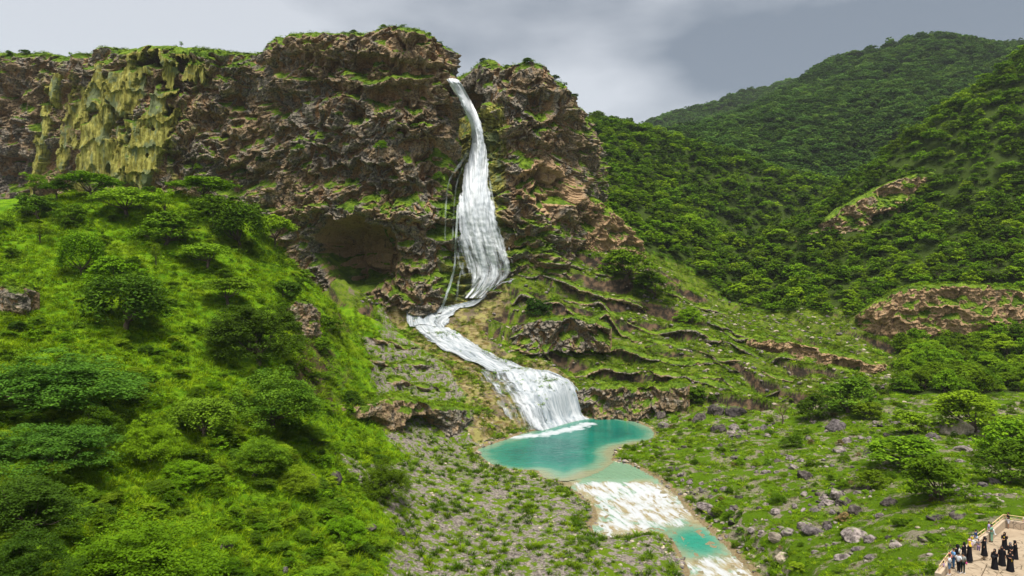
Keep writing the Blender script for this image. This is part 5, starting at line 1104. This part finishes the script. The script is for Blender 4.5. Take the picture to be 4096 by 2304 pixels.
# shrubs along the rim of the cliff and on its ledges
_capi = np.where(cl_a['cap'] > 0.5)[0]
RIM = [(10,'round_a',9,4),(26,'round_b',13,7),(70,'sparse',7,5),(182,'sparse',6,8),(118,'round_b',7,3),(352,'round_a',9,4),(384,'round_b',10,5),(404,'sparse',9,5),(430,'round_b',8,5),(441,'sparse',7,4),(482,'round_a',9,4),(506,'round_b',7,4),(528,'round_a',16,5),(556,'acacia_a',11,9),(566,'sparse',8,6),(576,'round_a',9,5)]
for i, (px, k, wpx, hpx) in enumerate(RIM):
    qx = CX+F*cl_v[_capi, 0]/cl_v[_capi, 1]; qy = CY-F*(cl_v[_capi, 2]-CAMZ)/cl_v[_capi, 1]
    c = np.where(np.abs(qx-px) < 1.2)[0]; j = _capi[c[qy[c].argmin()]]; p = cl_v[j]
    tree('shrub', k, 'dark' if i % 2 else 'wood', (p[0], p[1], p[2]-0.35), wpx*p[1]/F*.85, hpx*p[1]/F*.8, 'flat topped little tree leaning over the right shoulder of the cliff' if px == 556 else 'small windblown shrub on the skyline along the cliff rim', 'shrub', None if px == 556 else 'shrubs along the cliff rim')
LEDGE = [(382,148,15,10),(300,150,10,6),(262,165,12,7),(415,128,10,6),(338,115,9,5),(200,170,12,8),(440,180,10,9),(520,200,9,6),(570,150,9,6)]
_fq = (CX+F*cl_v[:, 0]/cl_v[:, 1], CY-F*(cl_v[:, 2]-CAMZ)/cl_v[:, 1])
for px, py, wpx, hpx in LEDGE:
    sc_ = np.hypot(_fq[0]-px, _fq[1]-py) - 6*cl_n[:, 2]; j = sc_.argmin(); p = cl_v[j]+cl_n[j]*0.2
    tree('shrub', 'round_b', 'wood', (p[0], p[1]-0.3, p[2]-0.5), wpx*p[1]/F, hpx*p[1]/F, 'green shrub clinging to a ledge of the brown cliff face', 'shrub', 'shrubs on ledges of the cliff')

# scattered cover as single objects: points carry instances
def scatter(name, pts, rot, scl, idx, protos, kind='stuff', label=None, cat=None):
    pc = bpy.data.collections.new(name+'_kinds')
    for i, (me) in enumerate(protos):
        ob = bpy.data.objects.new('%02d' % i, me); pc.objects.link(ob)
    me = bpy.data.meshes.new(name); n = len(pts); me.vertices.add(n); me.vertices.foreach_set('co', np.asarray(pts, np.float32).ravel())
    a = me.attributes.new('rot', 'FLOAT_VECTOR', 'POINT'); a.data.foreach_set('vector', np.asarray(rot, np.float32).ravel())
    a = me.attributes.new('scl', 'FLOAT_VECTOR', 'POINT'); a.data.foreach_set('vector', np.asarray(scl, np.float32).ravel())
    a = me.attributes.new('idx', 'INT', 'POINT'); a.data.foreach_set('value', np.asarray(idx, np.int32))
    o = bpy.data.objects.new(name, me); COL.objects.link(o)
    g = bpy.data.node_groups.new(name, 'GeometryNodeTree')
    g.interface.new_socket('Geometry', in_out='INPUT', socket_type='NodeSocketGeometry'); g.interface.new_socket('Geometry', in_out='OUTPUT', socket_type='NodeSocketGeometry')
    gi, go = g.nodes.new('NodeGroupInput'), g.nodes.new('NodeGroupOutput'); ip = g.nodes.new('GeometryNodeInstanceOnPoints'); ci = g.nodes.new('GeometryNodeCollectionInfo')
    ci.inputs[0].default_value = pc; ci.inputs['Separate Children'].default_value = True; ci.inputs['Reset Children'].default_value = True; ip.inputs['Pick Instance'].default_value = True
    def na(nm, ty):
        q = g.nodes.new('GeometryNodeInputNamedAttribute'); q.data_type = ty; q.inputs[0].default_value = nm; return q.outputs[0]
    er = g.nodes.new('FunctionNodeEulerToRotation'); lk = g.links.new
    lk(gi.outputs[0], ip.inputs['Points']); lk(ci.outputs[0], ip.inputs['Instance']); lk(na('idx', 'INT'), ip.inputs['Instance Index']); lk(na('rot', 'FLOAT_VECTOR'), er.inputs[0]); lk(er.outputs[0], ip.inputs['Rotation']); lk(na('scl', 'FLOAT_VECTOR'), ip.inputs['Scale']); lk(ip.outputs[0], go.inputs[0])
    md = o.modifiers.new('scatter', 'NODES'); md.node_group = g
    tag(o, label, cat, None, kind); return o
def srnd(n, lo, hi): return lo+(hi-lo)*rng.rand(n)
def rots(n, tilt=0.2): return np.stack([srnd(n, -tilt, tilt), srnd(n, -tilt, tilt), srnd(n, 0, 6.283)], 1)
def scls(s, zf=1.0): return np.stack([s, s, s*zf], 1)

def blades(seed, n, h, spread, wdt, mat):
    r = np.random.RandomState(seed); a = r.rand(n)*6.283; q = np.sqrt(r.rand(n))*spread
    b = np.stack([q*np.cos(a), q*np.sin(a), 0*a], 1); d = np.stack([np.cos(a)*0.6+r.normal(size=n)*.35, np.sin(a)*0.6+r.normal(size=n)*.35, 1.0+0*a], 1); d /= np.linalg.norm(d, axis=1)[:, None]
    hh = h*(0.5+0.7*r.rand(n))[:, None]; sd = np.stack([-np.sin(a), np.cos(a), 0*a], 1)*wdt
    m = b+d*hh*0.55; t = b+d*hh+np.stack([np.cos(a), np.sin(a), -0.3+0*a], 1)*hh*0.25
    V = np.stack([b-sd, b+sd, m+sd*0.9, m-sd*0.9, t], 1).reshape(-1, 3); i = np.arange(n)*5
    f = np.vstack([np.stack([i, i+1, i+2, i+3], 1), np.stack([i+3, i+2, i+4, i+4], 1)])
    me = bpy.data.meshes.new('blades'); fl = [tuple(q) if len(set(q)) == 4 else tuple(q[:3]) for q in f.tolist()]
    me.from_pydata(V.tolist(), [], fl); at = me.attributes.new('shade', 'FLOAT', 'FACE'); s = r.rand(n); at.data.foreach_set('value', np.concatenate([s, s]).astype(np.float32)); me.materials.append(mat); return me
def herb(seed, n, h, spread, leaf, mat):
    r = np.random.RandomState(seed); cl = [(r.normal()*spread*.5, r.normal()*spread*.5, h*0.3*(0.3+r.rand()), spread*.55, spread*.55, h*.6) for _ in range(4)]
    me = leaves_mesh('herb', cl, n//4, leaf, r, 0, 0.9); me.materials.append(mat); return me
PG = [blades(1, 22, 0.55, 0.32, 0.022, M_GRASS['lime']), blades(2, 18, 0.42, 0.36, 0.026, M_GRASS['lime']), herb(3, 34, 0.42, 0.40, 0.075, M_GRASS['lime']), herb(4, 30, 0.36, 0.34, 0.085, M_LEAF['bright']), herb(5, 34, 0.40, 0.42, 0.07, M_GRASS['deep'])]
PT = [blades(11, 60, 0.85, 0.34, 0.030, M_GRASS['deep']), blades(12, 52, 0.70, 0.40, 0.030, M_GRASS['deep']), blades(13, 46, 0.75, 0.30, 0.030, M_GRASS['lime']), herb(14, 60, 0.7, 0.45, 0.075, M_LEAF['green'])]
PM = [herb(21, 36, 0.40, 0.50, 0.10, M_GRASS['moss']), herb(22, 36, 0.5, 0.45, 0.10, M_GRASS['deep']), herb(23, 30, 0.35, 0.5, 0.10, M_GRASS['lime']), herb(24, 40, 0.8, 0.5, 0.10, M_LEAF['wood'])]
def sample_area(n, x0, x1, y0, y1, kinds, d0=60.0, pw=1.5, lim=0.5):
    x = srnd(n, x0, x1); y = srnd(n, y0, y1); keep = (np.abs(x) < 0.80*y+6) & (rng.rand(n) < np.minimum(1, (d0/y)**pw)); x, y = x[keep], y[keep]
    z, cv, ed, sd = zground(x, y, True); wgt = sum(cv[:, KINDS.index(k)] for k in kinds)
    e = 0.6; zx = (zground(x+e, y)-z)/e; zy = (zground(x, y+e)-z)/e; slope = np.hypot(zx, zy)
    k = (wgt+0.35*(rng.rand(len(x))-0.5) > lim) & (sd < -0.6) & (ed < 0.97) & (sdist(TERRACE, x, y) < -1.0)
    return x[k], y[k], z[k], slope[k]
# lush grass of the left hill
x, y, z, sl = sample_area(140000, -100, 0, 36, 212, 'g', 62, 1.4)
pn = fbm(x/5, y/5, 0*x+2, 3); k = (sl < 2.0) & (rng.rand(len(x)) < 0.75+pn)
x, y, z, pn = x[k], y[k], z[k], pn[k]; n = len(x)
idx = np.where(pn > 0.12, rng.choice([2, 3, 4], n), np.where(pn < -0.15, rng.choice([0, 1], n), rng.choice([0, 1, 2, 3, 4], n, p=[.35, .3, .15, .12, .08])))
s = srnd(n, 0.7, 1.5)*np.interp(y, [40, 160], [0.85, 1.55])
scatter('grass', np.stack([x, y, z-0.04], 1), rots(n, .25), scls(s), idx, PG, label='lush lime green grass and herbs covering the left slope', cat='grass')
# tufts on the limestone bench and stones of the meadow
x, y, z, sl = sample_area(26000, -60, 40, 60, 190, 'k', 100, 1.0)
pn = fbm(x/6, y/6, 0*x+4, 3); k = rng.rand(len(x)) < 0.28+1.0*pn; x, y, z = x[k], y[k], z[k]; n = len(x)
scatter('grass_tufts', np.stack([x, y, z-0.05], 1), rots(n, .15), scls(srnd(n, .35, 1.25)), rng.choice(4, n, p=[.32, .28, .28, .12]), PT, label='round green grass tufts dotted over the grey limestone', cat='grass')
x, y, z, sl = sample_area(90000, -10, 130, 55, 190, 'f', 85, 1.2)
pn = fbm(x/7+3, y/7, 0*x+8, 3); k = rng.rand(len(x)) < 0.50+2.0*pn; x, y, z = x[k], y[k], z[k]; n = len(x)
scatter('meadow_grass', np.stack([x, y, z-0.05], 1), rots(n, .2), scls(srnd(n, .5, 1.2)*np.interp(y, [60, 170], [0.9, 1.5]), 0.8), rng.choice(5, n, p=[.18, .18, .18, .12, .34]), PG, label='bright green meadow grass between the boulders', cat='grass')
# moss and creepers of the terraces
x, y, z, sl = sample_area(100000, -45, 125, 160, 285, 'mt', 190, 1.0, 0.38)
pn = fbm(x/6+1, y/6, 0*x+5, 3); k = (sl < 2.2) & (rng.rand(len(x)) < 0.34+1.7*pn); x, y, z, pn = x[k], y[k], z[k], pn[k]; n = len(x)
scatter('moss_and_creepers', np.stack([x, y, z-0.05], 1), rots(n, .3), scls(srnd(n, .7, 1.9), 0.75), np.where(pn > 0.25, 3, rng.choice(4, n, p=[.45, .2, .25, .1])), PM, label='moss and low creepers over the rock terraces', cat='moss')
# plants on the cliff and the rock walls
def on_rock(name, v, nrm, a, count, lo, label):
    pn = fbm(v[:, 0]/6, v[:, 1]/6, v[:, 2]/6+3, 3)
    wgt = np.clip(a['upness']-0.22+0.55*pn+0.35*a['green']+0.15*a['cap'], 0, None)**1.5*(a['drape'] < 0.4); wgt /= wgt.sum()
    j = rng.choice(len(v), count, p=wgt); n = len(j); p = v[j]+nrm[j]*0.05
    scatter(name, p, rots(n, .5), scls(srnd(n, lo*.6, lo*1.6), 0.8), rng.choice(4, n, p=[.30, .25, .30, .15]), PM, label=label, cat='moss')
on_rock('cliff_moss', cl_v, cl_n, cl_a, 15000, 0.85, 'moss and small plants on ledges of the cliff')
wv = np.vstack([q[0] for q in WALLS]); wnn = np.vstack([q[1] for q in WALLS]); wa = {k: np.concatenate([q[2][k] for q in WALLS]) for k in ('upness', 'green', 'cap', 'drape')}
on_rock('rock_wall_creepers', wv, wnn, wa, 15000, 0.8, 'creepers and small plants growing over the rock walls')

x, y, z, sl = sample_area(5200, -5, 130, 58, 190, 'fm', 110, 1.0); pn = fbm(x/9+7, y/9, 0*x+3, 3); k = rng.rand(len(x)) < 0.25+1.5*pn; x, y, z = x[k], y[k], z[k]; n = len(x); s = 0.5+1.7*rng.rand(n)**2
scatter('meadow_undergrowth', np.stack([x, y, z-0.1], 1), rots(n, .2), np.stack([s, s, s*srnd(n, .4, .75)], 1), rng.choice(4, n, p=[.34, .30, .28, .08]), [crown_data('round_b', 'wood'), crown_data('round_a', 'green'), crown_data('far_c', 'dark'), crown_data('far_c', 'dry')], label='low shrubs and herbs between the boulders of the meadow', cat='undergrowth')
# low undergrowth of the left slope
x, y, z, sl = sample_area(17000, -100, 0, 38, 175, 'g', 75, 0.8)
pn = fbm(x/11+5, y/11, 0*x+1, 3); k = rng.rand(len(x)) < (0.30+1.5*pn)*np.interp(y, [85, 118], [1, 0.2]); x, y, z = x[k], y[k], z[k]; n = len(x); s = (0.6+2.6*rng.rand(n)**2)*np.interp(y, [40, 150], [0.8, 1.2])
scatter('undergrowth', np.stack([x, y, z-0.1], 1), rots(n, .2), np.stack([s, s, s*srnd(n, .4, .75)], 1), rng.choice(5, n, p=[.26, .26, .22, .16, .10]), [crown_data('round_b', 'bright'), crown_data('round_a', 'green'), crown_data('acacia_a', 'green'), crown_data('far_c', 'bright'), crown_data('round_a', 'dark')], label='low leafy undergrowth between the trees of the left slope', cat='undergrowth')
# woods on the hills
def wood_points(x0, x1, y0, y1, sp):
    X, Y = np.meshgrid(np.arange(x0, x1, sp), np.arange(y0, y1, sp)); x = X.ravel()+srnd(X.size, -.48, .48)*sp; y = Y.ravel()+srnd(X.size, -.48, .48)*sp
    k = np.abs(x) < 0.78*y+8; x, y = x[k], y[k]; z, cv, ed, sd = zground(x, y, True); e = 1.0
    sl = np.hypot(zground(x+e, y)-z, zground(x, y+e)-z); k = (cv[:, 5]+0.3*(rng.rand(len(x))-.5) > 0.5) & (sl < 6.0)
    return x[k], y[k], z[k]
x, y, z = wood_points(20, 380, 160, 500, 4.0)
qx, qy = CX+F*x/y, CY-F*(z-CAMZ)/y
clear = np.zeros(len(x), bool)
for v_, _, _ in (WALLS[1], WALLS[2], WALLS[4]):   # keep the bare rock bands in view
    v_ = v_[::40]; v_ = v_[v_[:, 2] > zground(v_[:, 0], v_[:, 1])+0.5]
    wx_, wy_ = CX+F*v_[:, 0]/v_[:, 1], CY-F*(v_[:, 2]-CAMZ)/v_[:, 1]
    for i0 in range(0, len(wx_), 2): clear |= (np.abs(qx-wx_[i0]) < 5) & (np.abs(qy-wy_[i0]) < 4) & (y < v_[i0, 1]+2) & (y > v_[i0, 1]-26)
vis = (qx > -10) & (qx < 1040) & ~(clear & (rng.rand(len(x)) < 0.85)) & ((qx > 590) | (y < 240)); x, y, z, qx, qy = x[vis], y[vis], z[vis], qx[vis], qy[vis]
o_ = np.argsort(y); x, y, z = x[o_], y[o_], z[o_]; NI = 240
fk = ['far_a', 'far_b', 'far_c', 'round_a', 'round_b']
for i in range(NI):
    wd_ = srnd(1, 3.8, 7.6)[0]
    tree('woodland_tree', ('round_a', 'round_b', 'acacia_b', 'round_b')[i % 4] if y[i] < 215 else fk[i % 3], 'wood', (x[i], y[i], z[i]-0.2), wd_, wd_*srnd(1, .6, .9)[0], 'bushy dark green tree in the wood at the foot of the right hill', 'tree', 'trees in the wood at the foot of the right hill')
x, y, z = x[NI:], y[NI:], z[NI:]; n = len(x); wd_ = (2.8+6.4*rng.rand(n)**1.6)*np.interp(y, [250, 450], [1, 1.15])
PW = [crown_data(k, m) for q in (('wood', 'green'), ('wood', 'dark')) for k in ('far_a', 'far_b', 'far_c') for m in q]
scatter('wood', np.stack([x, y, z-0.3], 1), rots(n, .12), np.stack([wd_, wd_, wd_*srnd(n, .55, .9)], 1), rng.choice(6, n, p=[.26, .10, .26, .08, .22, .08])+np.where(y > 338, 6, 0), PW, label='dense green wood covering the hills of the valley', cat='wood')
def ridge_wood(name, V, n, w0, w1, label):
    R, C, _ = V.shape; i = rng.rand(n)*(R*0.80-1); j = rng.rand(n)*(C-1.01); a, b = i.astype(int), j.astype(int); fi, fj = (i-a)[:, None], (j-b)[:, None]
    p = (V[a, b]*(1-fi)+V[a+1, b]*fi)*(1-fj)+(V[a, b+1]*(1-fi)+V[a+1, b+1]*fi)*fj; wd = srnd(n, w0, w1)
    scatter(name, p-np.array([0, 0, .5]), rots(n, .12), np.stack([wd, wd, wd*srnd(n, .6, .95)], 1), rng.choice(3, n), [crown_data(k, 'hill') for k in ('far_a', 'far_b', 'far_c')], label=label, cat='wood')
ridge_wood('far_wood', HILL, 9000, 8, 15, 'dark green wood on the far hill under the cloud')
ridge_wood('distant_wood', RIDGE, 2600, 10, 18, 'dim wood on the distant ridge under the cloud')
print('COUNTS wood', n)
# stones too small to count
ps = []
for i in range(4):
    q = rock_mesh(20+i, 2); q.materials.append(M_BOUL if i < 2 else M_PALEB); ps.append(q)
x, y, z, sl = sample_area(9000, -5, 130, 58, 190, 'f', 110, 1.0); pn = fbm(x/8+1, y/8, 0*x+6, 3); k = rng.rand(len(x)) < 0.05+2.6*pn; x, y, z = x[k], y[k], z[k]; n = len(x)
scatter('stones', np.stack([x, y, z], 1), rots(n, .4), scls(srnd(n, .10, .45)*np.interp(y, [60, 170], [.8, 1.3]), .8), rng.choice(4, n), ps, label='loose grey stones scattered through the meadow', cat='stones')
x, y, z, sl = sample_area(9000, -60, 40, 60, 190, 'kt', 110, 1.0); k = rng.rand(len(x)) < 0.5; x, y, z = x[k], y[k], z[k]; n = len(x)
scatter('rubble', np.stack([x, y, z], 1), rots(n, .4), scls(srnd(n, .10, .42), .6), rng.choice(4, n), ps, label='pale rubble on the limestone and travertine banks', cat='stones')
x, y, z, sl = sample_area(7000, -45, 125, 165, 262, 'm', 190, 1.0); k = rng.rand(len(x)) < 0.4; x, y, z = x[k], y[k], z[k]; n = len(x)
scatter('terrace_rubble', np.stack([x, y, z], 1), rots(n, .4), scls(srnd(n, .25, 1.0), .7), rng.choice(4, n), ps, label='broken rock on the mossy terraces', cat='stones')
# rocks and tufts along the banks
x = srnd(90000, -40, 60); y = srnd(90000, 62, 190); sd = np.maximum(sdist(POOL, x, y), sdist(RIVER, x, y)); k = (sd > -3.0) & (sd < 0.4) & (rng.rand(len(x)) < 0.45); x, y, sd = x[k], y[k], sd[k]; z = zground(x, y); n = len(x)
k = rng.rand(n) < 0.34+0.9*fbm(x/4, y/4, 0*x, 3); scatter('bank_stones', np.stack([x, y, z], 1)[k], rots(k.sum(), .4), scls(srnd(k.sum(), .12, .62)**1.2, .65), rng.choice(4, k.sum()), ps, label='tan and grey stones lining the pool and stream banks', cat='stones')
k = (sd < -1.1) & (rng.rand(n) < 0.30+1.2*fbm(x/5+4, y/5, 0*x, 3)); scatter('bank_grass', np.stack([x, y, z-.05], 1)[k], rots(k.sum(), .2), scls(srnd(k.sum(), .5, 1.3)), rng.choice(4, k.sum()), PT, label='dark grass tufts along the pool and stream banks', cat='grass')
# haze of the wet season cloud
bm = bmesh.new(); bmesh.ops.create_cube(bm, size=1.0); me = bpy.data.meshes.new('haze')
for v in bm.verts: v.co = Vector((v.co.x*3000, 690+v.co.y*1500, 214+v.co.z*444))
bm.to_mesh(me); bm.free()
hz = NT('haze_air'); pv = hz.n('ShaderNodeVolumePrincipled'); pv.inputs['Color'].default_value = (0.90, 0.95, 1.0, 1); pv.inputs['Density'].default_value = 0.000065; pv.inputs['Anisotropy'].default_value = 0.2
hz.t.links.new(pv.outputs[0], hz.out.inputs['Volume'])
tag(link('haze', me, hz.m), 'thin grey haze of low cloud filling the valley', 'haze', None, 'stuff')
